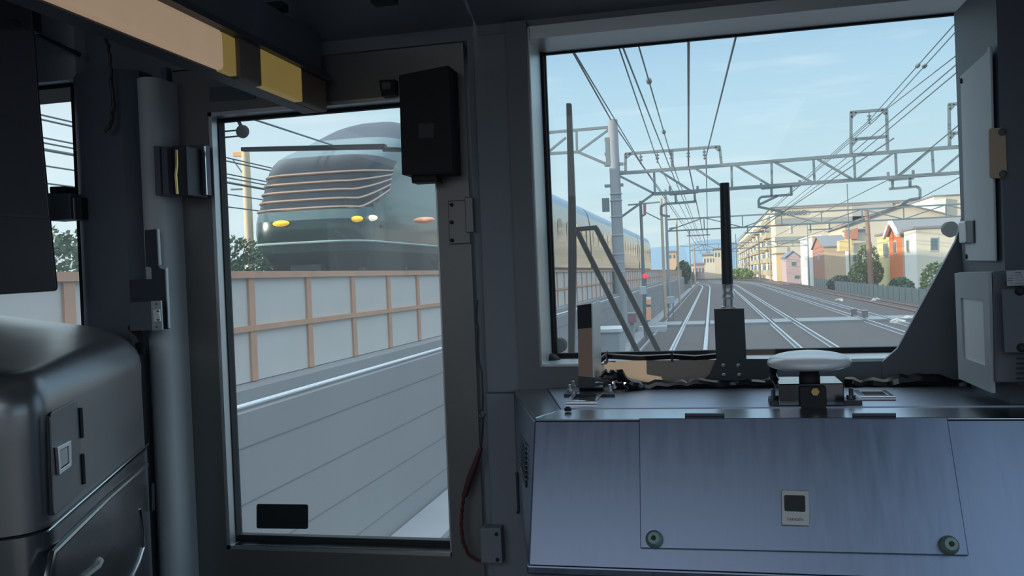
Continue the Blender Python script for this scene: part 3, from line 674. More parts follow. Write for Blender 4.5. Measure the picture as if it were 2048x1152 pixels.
tr = M('raised_edge_steel', (150, 156, 160), .2, 1)
MB().tube([CP(293, 929, .006), CP(215, 998, .006), CP(104, 1107, .006), CP(93, 1160, .006), CP(92, 1200, .006)], .005, 8).build('raised_edge', tr, con, smooth=True)
MB().tube([CP(279, 1018, .004), CP(285, 1060, .004), CP(287, 1095, .004), CP(278, 1125, .004), CP(262, 1160, .004)], .0035, 8).build('raised_edge', tr, con, smooth=True)
MB().tube([CP(198, 1122, .002), CP(192, 1135, .002), CP(160, 1160, .002)], .008, 8).build('raised_edge', sdark, con, smooth=True)
q = [PY(298, 970, 1.62), PY(303, 968, 1.62), PY(304, 1022, 1.62), PY(299, 1022, 1.62)]; MB().prism(q, (0, .01, 0)).build('side_catch', rubber, con)

# sun visor and camera on the left windscreen
t = thing('sun_visor', PY(60, 200, 1.72), 'dark smoked sun visor hanging in front of the left windscreen', 'visor')
V_ = lambda px, py: PY(px, py, 1.72)
MB().prism(rrect([V_(-90, 60), V_(66, 60), V_(76, 200), V_(95, 400), V_(113, 582), V_(-80, 594)], .012), (0, .006, 0)).build('visor', M('smoked_visor_sheet', (86, 90, 98), .3, 0, .05, 4), t, bevel=.001)
MB().prism([V_(-90, 420), V_(98, 432), V_(98, 438), V_(-90, 426)], (0, -.004, 0)).build('horizon_reflection', dark_p, t)  # strip standing in for the horizon reflected in the visor
MB().prism([V_(-90, -40), V_(60, -40), V_(66, 62), V_(-90, 62)], (0, .03, 0)).build('hinge_bar', black, t, bevel=.003)
t = thing('dash_camera', PY(128, 440, 1.8), 'small dark camera unit clamped beside the left windscreen pillar', 'camera')
D_ = lambda px, py: PY(px, py, 1.80)
MB().prism(rrect([D_(92, 386), D_(140, 386), D_(143, 438), D_(98, 442)], .004), (0, .05, 0)).build('body', dark_p, t, bevel=.003)
MB().prism([D_(98, 373), D_(130, 372), D_(131, 387), D_(99, 387)], (0, .04, 0)).build('top_cap', rubber, t, bevel=.003)
MB().prism([D_(140, 394), D_(162, 394), D_(164, 438), D_(142, 438)], (0, .03, 0)).build('clamp', rubber, t, bevel=.002)
MB().bar(D_(149, 396), D_(151, 438), .003, .008).build('clamp_bar', alu, t)
t = thing('curtain_rod', PY(80, 160, 1.84), 'thin dark rail across the pale panel above the left windscreen', 'rail')
MB().tube([PY(20, 40, 1.70), PY(90, 78, 1.78), PY(160, 110, 1.86)], .006, 8).build('rail', black, t, smooth=True)
MB().tube([PY(70, 157, 1.88), PY(148, 152, 1.88)], .003, 6).build('stay', black, t)
wrinkle([PY(205, 60, 1.8), PY(217, 90, 1.80), PY(222, 140, 1.80), PY(226, 220, 1.80), PY(222, 250, 1.795), PY(210, 262, 1.79)], .0045, 'wall_cable', 'brown cable hanging down the dark pillar left of the door', m=M('brown_cable', (74, 58, 54), .5))

# ================================================================== OUTSIDE
conc = M('weathered_concrete', (150, 154, 160), .85, 0, .16, .9, brush=None, bump=.1)
conc_w = M('retaining_wall_concrete', (116, 118, 122), .85, 0, .12, .5, col2=(142, 144, 147))
ballast = M('ballast_stone', (60, 56, 60), .95, 0, .2, 26, col2=(96, 90, 90), bump=.5)
rail_m = M('worn_rail_steel', (206, 212, 216), .3, .7)
rail_r = M('rusty_rail', (140, 112, 100), .6, .2)
rust = M('rusty_tan_steel', (184, 140, 112), .7, 0, .2, 5)
panelm = M('barrier_panel', (190, 186, 182), .6, 0, .08, 2)
steel_g = M('galvanised_grey_green', (112, 126, 130), .6, .2)
wire_m = M('wire_dark', (84, 98, 104), .6)
leaf = M('leaf_green', (64, 92, 60), .8, 0, .3, 3)
leaf2 = M('leaf_yellow_green', (112, 130, 72), .8, 0, .3, 3)

# ground
mb = MB(); mb.box((-3.25, 3, -.75), (60, 420, -.45)); struct(mb, 'ground', M('trackside_ground', (112, 108, 102), .95, 0, .2, .6))
mb = MB()
mb.prism([(-3.25, 3, -.45), (-3.25, 3, -.2), (-2.6, 3, -.13), (12.2, 3, -.13), (14.0, 3, -.45)], (0, 260, 0)); struct(mb, 'ballast_bed', ballast)
mb = MB(); mb.box((-3.28, 3, -.6), (-2.75, 200, -.08)); mb.box((-2.42, 3, -.4), (-2.36, 200, -.05)); struct(mb, 'drain_channel', conc)

# tracks: straight for 150 m, then curving left
def trk(x0, Y):
    if Y < 130: return x0
    return x0-(Y-130)**2/900
def track(xc, mat, label, y0=4):
    t = thing('railway_track', (xc, y0, -.1), label, 'railway track', 'railway tracks ahead of the train')
    ys = [y0, 130]+list(range(138, 260, 8))
    for s in (-1, 1):
        prof = [(-.07, -.15), (.07, -.15), (.07, -.13), (.012, -.11), (.012, -.04), (.036, -.03), (.036, 0), (-.036, 0), (-.036, -.03), (-.012, -.04), (-.012, -.11), (-.07, -.13)]
        m = MB(); m.loft([[Vector((trk(xc+s*.533, Y)+a, Y, b)) for a, b in prof] for Y in ys]); m.build('rail', mat, t)
    return t
track(-.83, rail_m, 'straight railway track with bright rails directly ahead, leftmost of the four')
track(3.13, rail_m, 'railway track with bright rails second from the left, right of the antenna')
track(7.2, rail_m, 'railway track with bright rails third from the left')
track(10.5, rail_r, 'rusty railway track nearest the houses')
# foot crossing
mb = MB(); 
for x0, x1 in ((-3.0, -1.5), (-1.26, -.4), (-.16, 2.5), (2.74, 3.5), (3.8, 6.55), (6.85, 7.6), (7.85, 9.8)): mb.box((x0, 41.6, -.3), (x1, 44.2, -.01))
mb.box((-1.42, 41.6, -.3), (-1.37, 44.2, -.01))
struct(mb, 'foot_crossing', M('pale_crossing_slab', (134, 140, 144), .7))
t = thing('crossing_kerb', (-4, 39, 0), 'low pale concrete kerb beside the foot crossing at left', 'kerb')
MB().box((-3.2, 38.5, -.2), (-2.0, 39.1, .12)).build('kerb', M('pale_kerb', (190, 198, 202), .8), t); MB().box((-3.2, 38.6, -.2), (-2.0, 39.0, -.05)).build('footing', conc, t)

# retaining wall with ledge, embankment
XWL = -3.32
mb = MB(); mb.prism([(XWL, 2.5, -.6), (XWL, 2.5, 1.60), (XWL-.1, 2.5, 1.63), (XWL-.1, 2.5, 1.74), (XWL-.7, 2.5, 1.76), (XWL-.7, 2.5, -.6)], (0, 108, 0))
struct(mb, 'retaining_wall', conc_w)
mb = MB()
for z in (1.35, .95, .55, .15): mb.box((XWL-.01, 2.5, z), (XWL+.004, 110, z+.008))
struct(mb, 'wall_joint', M('joint_line', (96, 99, 104), .9))
tag(MB().tube([(XWL-.04, 2.5, 1.645), (XWL-.04, 110, 1.645)], .016, 8).build('ledge_pipe', white_p, smooth=True), 'thin white pipe running along the ledge of the concrete retaining wall', 'pipe')
mb = MB(); mb.box((-40, -2, 1.2), (XWL-.7, 420, 2.05)); struct(mb, 'embankment', ballast)
# noise barrier
XBa = -3.62
bt = thing('trackside_barrier', (XBa, 6, 1.75), 'long pale panelled barrier with rusty rails and posts on top of the retaining wall', 'barrier')
Zb0, Zb1 = 1.755, 2.63
mb = MB(); mb.box((XBa-.03, 2.2, Zb0), (XBa, 110, Zb1-.03)); mb.build('panel', panelm, bt)
mb = MB(); mb.box((XBa-.05, 2.2, Zb1-.05), (XBa+.035, 110, Zb1+.005)); mb.build('top_rail', rust, bt)
mb = MB(); mb.box((XBa-.01, 2.2, 2.155), (XBa+.03, 110, 2.20)); mb.build('middle_rail', rust, bt)
m0 = MB(); m0.box((XBa-.02, 6.385-4.09-.045, Zb0), (XBa+.02, 6.385-4.09+.045, Zb1-.03)); post = m0.build('post', rust, bt)
for k in range(1, 96):
    c = post.copy(); COL.objects.link(c); c.parent = bt; c.location = (0, k*1.022, 0)
mb = MB()
for k in range(96, 105): mb.box((XBa-.02, 2.295+k*1.022-.045, Zb0), (XBa+.02, 2.295+k*1.022+.045, Zb1-.03))
mb.build('far_post', rust, bt)['kind'] = 'stuff'

# ---------------------------------------------------------------- foliage
def foliage(name, boxes, m, n, size, label, cat, parent=None, trunk=None):
    mb = MB()
    for (c, e) in boxes:
        c = Vector(c); e = Vector(e)
        k0 = int(n/len(boxes))
        for _ in range(k0):
            d = Vector((random.gauss(0, 1), random.gauss(0, 1), random.gauss(0, 1))).normalized()*(random.uniform(.5, 1)**.5)
            p = c+Vector((d.x*e.x, d.y*e.y, d.z*e.z)); u = Vector((random.gauss(0, 1), random.gauss(0, 1), random.gauss(0, 1))).normalized(); v = u.orthogonal().normalized()
            s = size*random.uniform(.6, 1.3); w = u.cross(v)
            mb.face([p-v*s-w*s*.2, p-w*s*.6, p+v*s-w*s*.1, p+w*s*.6])
    if trunk is None:
        return tag(mb.build(name, m), label, cat)
    t = thing(name, trunk[0], label, cat); mb.build('leaves', m, t)
    MB().tube([trunk[0], trunk[1]], [trunk[2], trunk[2]*.6], 8).build('trunk', M('bark', (92, 78, 66), .9), t, smooth=True); return t
foliage('hedge', [((-12.45, y, 2.85), (.85, 1.9, .95+.2*math.sin(y))) for y in np.arange(8, 31, 1.9)], leaf, 26000, .065, 'dark green hedge behind the barrier left of the dark green train', 'hedge')

# ---------------------------------------------------------------- dark green train on the raised track
XT = -9.45
prof = [(2.80, 19.7, 1.30), (3.0, 19.5, 1.36), (3.3, 19.2, 1.43), (3.5, 19.02, 1.46), (3.8, 18.95, 1.46), (4.05, 18.98, 1.46), (4.2, 19.05, 1.46), (4.35, 19.14, 1.455), (4.5, 19.22, 1.45), (4.65, 19.30, 1.445), (4.8, 19.38, 1.44), (4.95, 19.46, 1.435),
        (5.1, 19.54, 1.435), (5.25, 19.62, 1.43), (5.4, 19.74, 1.43), (5.55, 19.9, 1.425), (5.7, 20.15, 1.42), (5.85, 20.5, 1.41), (6.0, 20.95, 1.40), (6.2, 21.5, 1.37), (6.4, 22.0, 1.33), (6.6, 22.5, 1.27), (6.75, 22.85, 1.2), (6.9, 23.2, 1.10), (7.05, 23.65, .95), (7.18, 24.1, .74), (7.27, 24.6, .48), (7.32, 25.1, .2)]
def w_at(z):
    for (a, _, wa), (b, _, wb) in zip(prof, prof[1:]):
        if a <= z <= b: return wa+(wb-wa)*(z-a)/(b-a)
    return .1
def yf_at(z):
    for (a, ya_, _), (b, yb_, _) in zip(prof, prof[1:]):
        if a <= z <= b: return ya_+(yb_-ya_)*(z-a)/(b-a)
    return 24
NA = 30
def outline(z, o=0.):
    yf, w = yf_at(z), w_at(z)+o; D = 1.9; pts = [Vector((XT+w, 39, z)), Vector((XT+w, 32, z)), Vector((XT+w, 28, z))]
    for i in range(NA+1):
        a = math.pi/2-math.pi*i/NA; s, c = math.sin(a), math.cos(a)
        pts.append(Vector((XT+w*math.copysign(abs(s)**.5, s), yf-o+D*(1-max(c, 0)**.5), z)))
    pts += [Vector((XT-w, 28, z)), Vector((XT-w, 32, z)), Vector((XT-w, 39, z))]
    return pts
green = M('dark_green_train_paint', (30, 52, 52), .22, .35, .05, 3, coat=.6)
green2 = M('pale_green_train_paint', (62, 88, 88), .22, .35, .05, 3, coat=.6)
tglass = M('train_dark_glass', (26, 34, 44), .25, 0, .3, 2, spec=.3)
roofl = M('train_roof_pale_blue', (138, 162, 182), .4, .2)
roofm = M('train_roof_dark', (38, 50, 68), .5, .1, .08, 2)
gold = M('bronze_stripe', (168, 142, 124), .35, .6)
under = M('underframe_dark', (52, 56, 62), .8)
TL = 'dark green streamlined train leading car with a rounded nose and bronze window stripes'
nose = thing('train_car', (XT, 30, 2.8), TL, 'train', 'cars of the dark green train')
rings = [outline(p[0]) for p in prof]
def lower(p):   # lower edge of the wrap-round window, sweeping up on the right flank
    s = max(0, p.y-19.3) if p.x > XT else 0; return 4.28+.45*max(0, s-.4)
mbs = {'b': MB(), 'g': MB(), 'r': MB(), 'p': MB(), 'w': MB()}
for i in range(len(rings)-1):
    for j in range(len(rings[0])-1):
        q = [rings[i][j], rings[i][j+1], rings[i+1][j+1], rings[i+1][j]]; c = sum(q, Vector())/4
        if c.z < 3.62 and c.z > 3.3: k = 'p'
        elif c.z > 6.3: k = 'r'
        elif c.z > 4.28 and c.z < 5.72 and c.y < 22.6 and c.z > lower(c)-.05: k = 'g'
        elif c.z > 4.1 and c.z < 5.72: k = 'p'
        elif c.z > 5.72: k = 'w'
        else: k = 'b'
        mbs[k].face(q)
rr_ = MB()
body = mbs['b']
body.face([r[-1] for r in rings]+[r[0] for r in rings[::-1]])
bo = body.build('body', green, nose, smooth=True); mbs['p'].build('side_band', green2, nose, smooth=True)
mbs['g'].build('wrap_window', tglass, nose, smooth=True); mbs['r'].build('roof', roofm, nose, smooth=True); mbs['w'].build('brow', M('brow_blue_green', (84, 112, 116), .35, .1), nose, smooth=True)
for z0, rise in ((4.33, .52), (4.54, .42), (4.76, .33), (4.97, .24), (5.2, .14)):
    pts = []
    for p in outline(z0, .012)[2:-6]:
        s = max(0, p.y-19.6) if p.x > XT else 0
        if p.y > 22.3: continue
        zz = z0+rise*s*.75; w = w_at(zz)/w_at(z0); pts.append(Vector((XT+(p.x-XT)*w, p.y+(yf_at(zz)-yf_at(z0)), zz)))
    MB().tube(pts, .036, 6).build('window_stripe', gold, nose, smooth=True)
pts = [p+Vector((0, 0, .0)) for p in outline(3.52, .02)[1:-8]]; MB().tube(pts, .03, 6).build('bumper_line', M('pale_bumper', (150, 172, 172), .4), nose, smooth=True)
lampy = M('yellow_lamp', (250, 200, 40), .4, emit=.55); lampw = M('white_lamp', (255, 246, 226), .4, emit=.7); lampo = M('orange_lamp', (228, 160, 124), .4, emit=.15)
def on_nose(px, py):
    Y = 19.2
    for _ in range(12):
        p = PY(px, py, Y); best = min(outline(p.z), key=lambda q: (q.x-p.x)**2+(.25*(q.y-Y))**2 if q.y < 24 else 1e9); Y = .5*Y+.5*best.y
    return PY(px, py, Y-.06)
for px, py, mm, w in ((562, 447, lampy, .22), (713, 438, lampy, .17), (743, 436, lampw, .16), (848, 440, lampo, .28)):
    c = on_nose(px, py); k = MB(); k.lathe(c, [(.3, -.5), (.8, -.3), (1, 0), (.8, .3), (.3, .5)], (0, 1, 0), 16)
    k.v = [c+Vector(((v.x-c.x)*w, (v.y-c.y)*.2, (v.z-c.z)*.075)) for v in k.v]; k.build('head_lamp', mm, nose, smooth=True)
mb = MB(); mb.box((XT-1.2, 19.9, 2.3), (XT+1.2, 20.5, 2.9)); mb.box((XT-1.25, 21.5, 2.2), (XT+1.3, 25, 2.9)); mb.box((XT-1.25, 33, 2.2), (XT+1.3, 37, 2.9)); mb.box((XT-.4, 19.3, 2.6), (XT+.4, 20.2, 3.0)); mb.build('underframe', under, nose)
sidew = M('train_window', (40, 54, 62), .06, 0, .1, 2, coat=.6)
body_s = M('train_side_reflection', (150, 140, 128), .3, .6, .05, 3, coat=.5)  # reflected sunlit houses put into the side colour of the green cars
def arch(x, y0, y1, z0, z1, dx):
    pts = [(x, y0, z0), (x, y1, z0)]+[(x, (y0+y1)/2+(y1-y0)/2*math.cos(a), z1-.45+.45*math.sin(a)) for a in np.linspace(0, math.pi, 9)]
    return MB().prism(pts, (dx, 0, 0))
for x, y0, y1 in ((XT+1.42, 27.5, 29.0), (XT+1.42, 30.0, 31.5), (XT+1.42, 33, 34.5)): arch(x, y0, y1, 4.3, 5.6, .06).build('window', sidew, nose)
def car(y0):
    t = thing('train_car', (XT, y0, 2.8), 'x', 'train', 'cars of the dark green train'); zs = [p[0] for p in prof]; ws = [p[2] for p in prof]
    sec = [(w, z) for z, w in zip(zs, ws)]; ring_ = [(XT+w, z) for w, z in sec]+[(XT-w, z) for w, z in sec[::-1]]
    n = len(ring_)
    lo, hi = MB(), MB()
    for i in range(n):
        (xa, za), (xb, zb2) = ring_[i], ring_[(i+1) % n]
        (hi if (za+zb2)/2 > 6.35 else lo).face([(xa, y0, za), (xa, y0+20, za), (xb, y0+20, zb2), (xb, y0, zb2)])
    for yy_ in (y0, y0+20): lo.face([(a, yy_, b) for a, b in ring_])
    lo.build('body', body_s, t, smooth=True); hi.build('roof', roofl, t, smooth=True)
    for k in range(6):
        a = y0+1.2+k*3.0; arch(XT+1.40, a, a+1.5, 4.35, 5.65, .055).build('window', sidew, t)
    MB().box((XT+1.38, y0+.3, 2.95), (XT+1.475, y0+19.7, 3.75)).build('lower_band', green, t)
    MB().box((XT+1.44, y0+18.3, 3.8), (XT+1.475, y0+19.2, 5.6)).build('door', green2, t)
    m0 = MB(); m0.box((XT-1.2, y0+1.5, 2.2), (XT+1.25, y0+5, 2.9)); m0.box((XT-1.2, y0+15, 2.2), (XT+1.25, y0+18.5, 2.9)); m0.box((XT-1.2, y0+6.5, 2.3), (XT+1.2, y0+13, 2.9)); m0.build('underframe', under, t)
    return t
c0 = car(39.5); c0['label'] = 'second car of the green train, arched windows, nearest in the left of the windscreen'
for k, lab in enumerate(('third car of the green train, seen between wiper arms and concrete mast', 'fourth car of the green train, just right of the concrete mast', 'fifth and farthest car of the green train behind the signal poles')):
    c = copy_tree(c0); c.location = (XT, 39.5+20.5*(k+1), 2.8); c['label'] = lab
mb = MB(); mb.box((XT-.6, -2, 2.05), (XT-.5, 300, 2.2)); mb.box((XT+.5, -2, 2.05), (XT+.6, 300, 2.2)); tag(mb.build('raised_track', rail_r), 'railway track under the green train on the raised embankment', 'railway track')

# ---------------------------------------------------------------- masts, gantries and overhead wires
def cyl(name, m, p, q, r0, r1=None, parent=None, n=12): return MB().tube([p, q], [r0, r0 if r1 is None else r1], n).build(name, m, parent, smooth=True)
YG = 32.8
G = lambda px, py: PY(px, py, YG)
gan = thing('overhead_gantry', (-3.4, YG, 0), 'grey green steel gantry on a thick concrete mast spanning all tracks ahead', 'gantry')
top = G(1225, 240); cyl('mast', conc, (top.x+.05, YG, -.5), (top.x, YG, top.z), .235, .185, gan, 20)
mb = MB()
for z in (5.2, 5.45, 4.6, 3.9, 3.2, 2.9, 2.55): mb.lathe((top.x+.02, YG, z), [(.235, 0), (.235, .03)], (0, 0, 1), 20)
mb.build('mast_band', M('pale_band', (176, 186, 190), .6), gan)
mb = MB()
for py, s in ((280, -1), (308, -1), (330, -1), (328, 1), (345, 1), (372, -1), (370, 1)):
    c = G(1216 if s < 0 else 1240, py); mb.box((c.x-.12, YG-.1, c.z-.05), (c.x+.12, YG+.1, c.z+.05))
c = G(1217, 300); mb.box((c.x-.1, YG-.15, G(0, 345).z if False else c.z-.6), (c.x+.06, YG+.1, c.z+.45))
c = G(1213, 410); mb.box((c.x-.15, YG-.15, c.z-.25), (c.x+.1, YG+.1, c.z+.25))
mb.build('mast_fitting', steel_g, gan)
def lines(segs, w=.09, f=G, dy=0):
    m = MB()
    for a, b in segs: m.bar(f(*a)+Vector((0, dy, 0)), f(*b)+Vector((0, dy, 0)), w, w, upv=(0, 1, 0))
    return m
far = G(1925, 293); far2 = G(1925, 345)
m0 = lines([((1237, 347), (1925, 293)), ((1308, 388), (1925, 345))], .12)
m0.bar(far, far+Vector((9, 0, .0)), .12); m0.bar(far2, far2+Vector((9, 0, 0)), .12); m0.build('beam_chord', steel_g, gan)
lines([((1308, 341), (1310, 388)), ((1463, 330), (1464, 376)), ((1543, 324), (1544, 371)), ((1627, 317), (1629, 365)), ((1708, 310), (1710, 360)), ((1791, 304), (1793, 354)), ((1864, 298), (1867, 349)),
       ((1237, 351), (1308, 387)), ((1318, 341), (1382, 382)), ((1390, 336), (1450, 377)), ((1470, 330), (1540, 371)), ((1549, 324), (1623, 364)), ((1635, 318), (1704, 358)), ((1716, 357), (1786, 306)), ((1798, 352), (1860, 300)), ((1873, 348), (1925, 304)),
       ((1308, 387), (1237, 438))], .08).build('beam_lattice', steel_g, gan)
lines([((1085, 266), (1224, 254)), ((1083, 308), (1156, 304)), ((1156, 304), (1224, 333))], .10).build('side_arm', steel_g, gan)
lines([((1153, 262), (1154, 304)), ((1088, 267), (1089, 308)), ((1222, 256), (1158, 303)), ((1093, 307), (1132, 275))], .08).build('side_arm_lattice', steel_g, gan)
for segs in ([((1251, 346), (1251, 307)), ((1250, 308), (1440, 293)), ((1439, 293), (1443, 330)), ((1344, 301), (1345, 339)), ((1344, 312), (1338, 302)), ((1251, 316), (1262, 307)), ((1440, 302), (1430, 294))],
             [((1702, 310), (1702, 224)), ((1700, 225), (1774, 219)), ((1773, 219), (1775, 303)), ((1704, 279), (1774, 273)), ((1702, 236), (1713, 225)), ((1773, 229), (1763, 220)), ((1704, 290), (1714, 279))],
             [((1899, 296), (1898, 209)), ((1896, 209), (1935, 206)), ((1900, 267), (1935, 264)), ((1899, 220), (1909, 209)), ((1900, 278), (1909, 267))]):
    lines(segs, .10).build('wire_frame', steel_g, gan, bevel=.005)
for px, py in ((1281, 306), (1314, 303), (1342, 302), (1376, 299), (1408, 296), (1738, 224)):
    m = MB(); a = G(px, py)
    m.lathe(a, [(.02, 0), (.02, -.10), (.07, -.12), (.07, -.16), (.03, -.17), (.03, -.22), (.07, -.24), (.07, -.28), (.02, -.3), (.02, -.36), (.05, -.38), (.02, -.42)], (0, 0, 1), 10); m.build('insulator', M('insulator_grey', (92, 108, 112), .5), gan)
for segs in ([((1340, 372), (1340, 389)), ((1395, 372), (1395, 385)), ((1339, 389), (1396, 384)), ((1351, 389), (1352, 406)), ((1389, 385), (1390, 403)), ((1330, 408), (1393, 403)), ((1330, 408), (1322, 414)), ((1322, 414), (1322, 430)), ((1322, 430), (1340, 433))],
             [((1522, 366), (1523, 377)), ((1599, 360), (1600, 371)), ((1523, 377), (1601, 370)), ((1543, 377), (1543, 392)), ((1582, 372), (1583, 389)), ((1585, 389), (1522, 394)), ((1522, 394), (1517, 400)), ((1517, 400), (1518, 416)), ((1519, 409), (1555, 392)), ((1519, 414), (1567, 424))],
             [((1776, 344), (1777, 359)), ((1826, 340), (1827, 356)), ((1777, 360), (1828, 356)), ((1785, 360), (1785, 377)), ((1820, 356), (1820, 374)), ((1778, 378), (1834, 373)), ((1834, 373), (1840, 378)), ((1840, 378), (1840, 397)), ((1840, 396), (1820, 399)), ((1820, 399), (1804, 408))]):
    lines(segs, .085).build('hanger_bracket', steel_g, gan, bevel=.005)
m0 = MB(); m0.tube([G(1925, 300)+Vector((9, 0, 2)), G(1925, 300)+Vector((9, 0, -8))], .2, 14); m0.build('mast', conc, gan, smooth=True)

def far_gantry(Y, label, xr=13.2):
    t = thing('overhead_gantry', (-3.4, Y, 0), label, 'gantry'); z0, z1 = 5.3, 6.1
    for x in (-2.95, xr): cyl('mast', conc, (x, Y, -.5), (x, Y, 8.2), .11, .09, t)
    m = MB(); m.bar((-2.95, Y, z1), (xr, Y, z1), .1); m.bar((-2.95, Y, z0), (xr, Y, z0), .1); m.build('beam_chord', steel_g, t)
    m = MB(); dx = (xr+2.95)/8
    for k in range(8):
        x = -2.95+k*dx; m.bar((x, Y, z0), (x, Y, z1), .07); m.bar((x, Y, z1 if k % 2 else z0), (x+dx, Y, z0 if k % 2 else z1), .07)
    m.build('beam_lattice', steel_g, t)
    for x in (-.8, 3.1, 7.2):
        m = MB(); m.bar((x-.6, Y, z0), (x-.6, Y, 4.9), .07); m.bar((x+.6, Y, z0), (x+.6, Y, 4.9), .07); m.bar((x-.8, Y, 4.9), (x+.8, Y, 4.9), .07); m.build('hanger_bracket', steel_g, t)
far_gantry(62, 'faint second gantry farther down the tracks', 17.6); far_gantry(128, 'faint farthest gantry near the hill')

def wire(near, mid, far_, Yf, r, label, clamps=()):
    a = G(*mid); n = PZ(*near, a.z+.1)
    if n.y < 3 or n.y > 31: n = PY(*near, 8)
    d = n-a; n2 = n+d.normalized()*4; pts = [n2, n, a]
    for k in range(1, 7):
        f = k/6; px = mid[0]+(far_[0]-mid[0])*(1-1/(1+f*(Yf/YG-1)))/(1-YG/Yf); py = mid[1]+(far_[1]-mid[1])*(1-1/(1+f*(Yf/YG-1)))/(1-YG/Yf)
        pts.append(PY(px, py, YG+(Yf-YG)*f))
    m = MB(); m.tube(pts, r, 6)
    o = tag(thing('overhead_wire', tuple(a), label, 'wire', 'overhead wires above the tracks')); m.build('wire', wire_m, o)
    for px, py in clamps:
        t_ = (py-near[1])/(mid[1]-near[1]); c = None
        # point of the wire seen at this height in the span
        best = None
        for k in range(200):
            p = n.lerp(a, k/199); v = p-Vector((0, 0, CZ)); 
            sy = 576+FPX*(v.dot(-cu))/(v.dot(cf))
            if best is None or abs(sy-py) < best[0]: best = (abs(sy-py), p)
        c = best[1]; m = MB(); m.lathe(c-Vector((0, .14, 0)), [(r*1.2, 0), (r*4, .05), (r*4, .2), (r*1.2, .28)], (0, 1, 0), 8); m.build('clamp', steel_g, o, smooth=True)
wire((1135, 85), (1222, 240), (1400, 500), 150, .028, 'thick overhead cable running from the top left of the windscreen to the concrete mast')
wire((1200, 190), (1282, 326), (1400, 490), 120, .016, 'overhead wire leaving the right side of the concrete mast')
wire((1227, 63), (1315, 322), (1405, 500), 150, .016, 'leftmost of three converging overhead wires near the windscreen middle')
wire((1233, 62), (1337, 328), (1408, 500), 150, .018, 'middle one of three converging overhead wires near the windscreen middle')
wire((1268, 60), (1352, 347), (1410, 500), 150, .014, 'overhead wire with two clamps, rightmost of the three converging wires', ((1296, 163), (1327, 264)))
wire((1377, 42), (1377, 330), (1414, 505), 150, .026, 'nearly vertical overhead wire in front of the clouds')
wire((1483, 28), (1412, 313), (1416, 505), 150, .022, 'overhead wire leaning from the top middle of the windscreen down to the wire frame')
wire((1949, 3), (1739, 240), (1450, 500), 150, .014, 'topmost overhead wire of the right hand bundle', ((1838, 132),))
wire((1949, 22), (1753, 238), (1452, 500), 150, .014, 'second overhead wire from the top of the right hand bundle', ((1849, 132),))
wire((1949, 83), (1736, 247), (1455, 500), 150, .014, 'middle overhead wire of the right hand bundle')
wire((1949, 98), (1703, 307), (1456, 505), 150, .014, 'fourth overhead wire from the top of the right hand bundle')
wire((1949, 115), (1716, 310), (1458, 505), 150, .014, 'lowest overhead wire of the right hand bundle')
wire((1960, 215), (1796, 350), (1465, 515), 150, .016, 'overhead wire crossing below the small frame at far right')
wire((1965, 330), (1840, 397), (1470, 520), 150, .014, 'low contact wire leaving the far right hanger bracket')
wire((1700, 335), (1567, 424), (1440, 520), 150, .012, 'low contact wire under the second hanger bracket')
def span(px, py, X, label, r=.016):
    p = PX(px, py, X); m = MB(); m.tube([(X, 3, p.z), (X, 140, p.z)], r, 6); return tag(m.build('overhead_wire', wire_m), label, 'wire', 'wires over the raised track')
span(500, 236, -9.6, 'thin wire over the raised track, topmost in the door window', .02); span(520, 243, -9.3, 'thin wire over the raised track, second from top in the door window', .02)
span(465, 318, -12.5, 'thin wire behind the cream pole, upper', .018); span(465, 350, -12.5, 'thin wire behind the cream pole, second down', .018)
span(465, 390, -12.8, 'thin wire behind the cream pole, third down', .018); span(465, 415, -12.8, 'thin wire behind the cream pole, lowest', .018)
span(110, 245, -12.2, 'single thin wire high in the left windscreen', .02); span(110, 290, -12.2, 'pair wire in the left windscreen, upper', .018); span(110, 303, -11.6, 'pair wire in the left windscreen, lower thick', .03)
# pole behind the hedge
p = PY(491, 305, 24); pole = thing('utility_pole', (p.x, 24, 1.6), 'cream pole with a short orange arm behind the hedge in the door window', 'pole')
cyl('pole', M('cream_pole', (226, 200, 168), .7), (p.x, 24, 1.6), p, .14, .12, pole)
MB().bar(p-Vector((.0, 0, .05)), PY(467, 309, 24), .10, .12).build('arm', M('orange_arm', (232, 168, 96), .6), pole)
MB().bar(PY(465, 318, 24), PY(489, 352, 24), .03, .03).build('stay', wire_m, pole); MB().bar(PY(462, 379, 24), PY(500, 378, 24), .05, .05).build('crossbar', wire_m, pole)

# poles, signals and boxes along the left side beyond the mast
def mast(px, ytop, Y, r, m, label, name='line_pole'):
    a = PY(px, ytop, Y); t = thing(name, (a.x, Y, -.3), label, 'pole'); cyl('pole', m, (a.x, Y, -.4), a, r, r*.8, t); return t, a
warm = M('warm_concrete_pole', (190, 168, 146), .8)
t, a = mast(1322, 397, 50, .09, warm, 'warm lit concrete line pole right of the mast carrying a bracket arm')
MB().bar(PY(1322, 404, 50), PY(1256, 410, 50), .08, .08).build('arm', steel_g, t); MB().bar(PY(1322, 440, 50), PY(1292, 425, 50), .06, .06).build('strut', steel_g, t)
t, a = mast(1353, 440, 72, .09, warm, 'second warm line pole, farther off and just left of the hill'); MB().bar(PY(1353, 455, 72), PY(1338, 457, 72), .1, .1).build('arm', steel_g, t)
t, a = mast(1388, 490, 140, .14, warm, 'farthest line pole standing before the blue hill'); MB().bar(PY(1388, 494, 140), PY(1360, 492, 140), .1, .1).build('arm', steel_g, t)
t, a = mast(1281, 402, 36, .075, steel_g, 'thin dark signal post with a red board at its top', 'signal_post')
q = [PY(1286, 406, 35.8), PY(1292, 406, 35.8), PY(1292, 430, 35.8), PY(1287, 430, 35.8)]; MB().prism(q, (0, .1, 0)).build('red_board', M('faded_red', (178, 120, 124), .6), t)
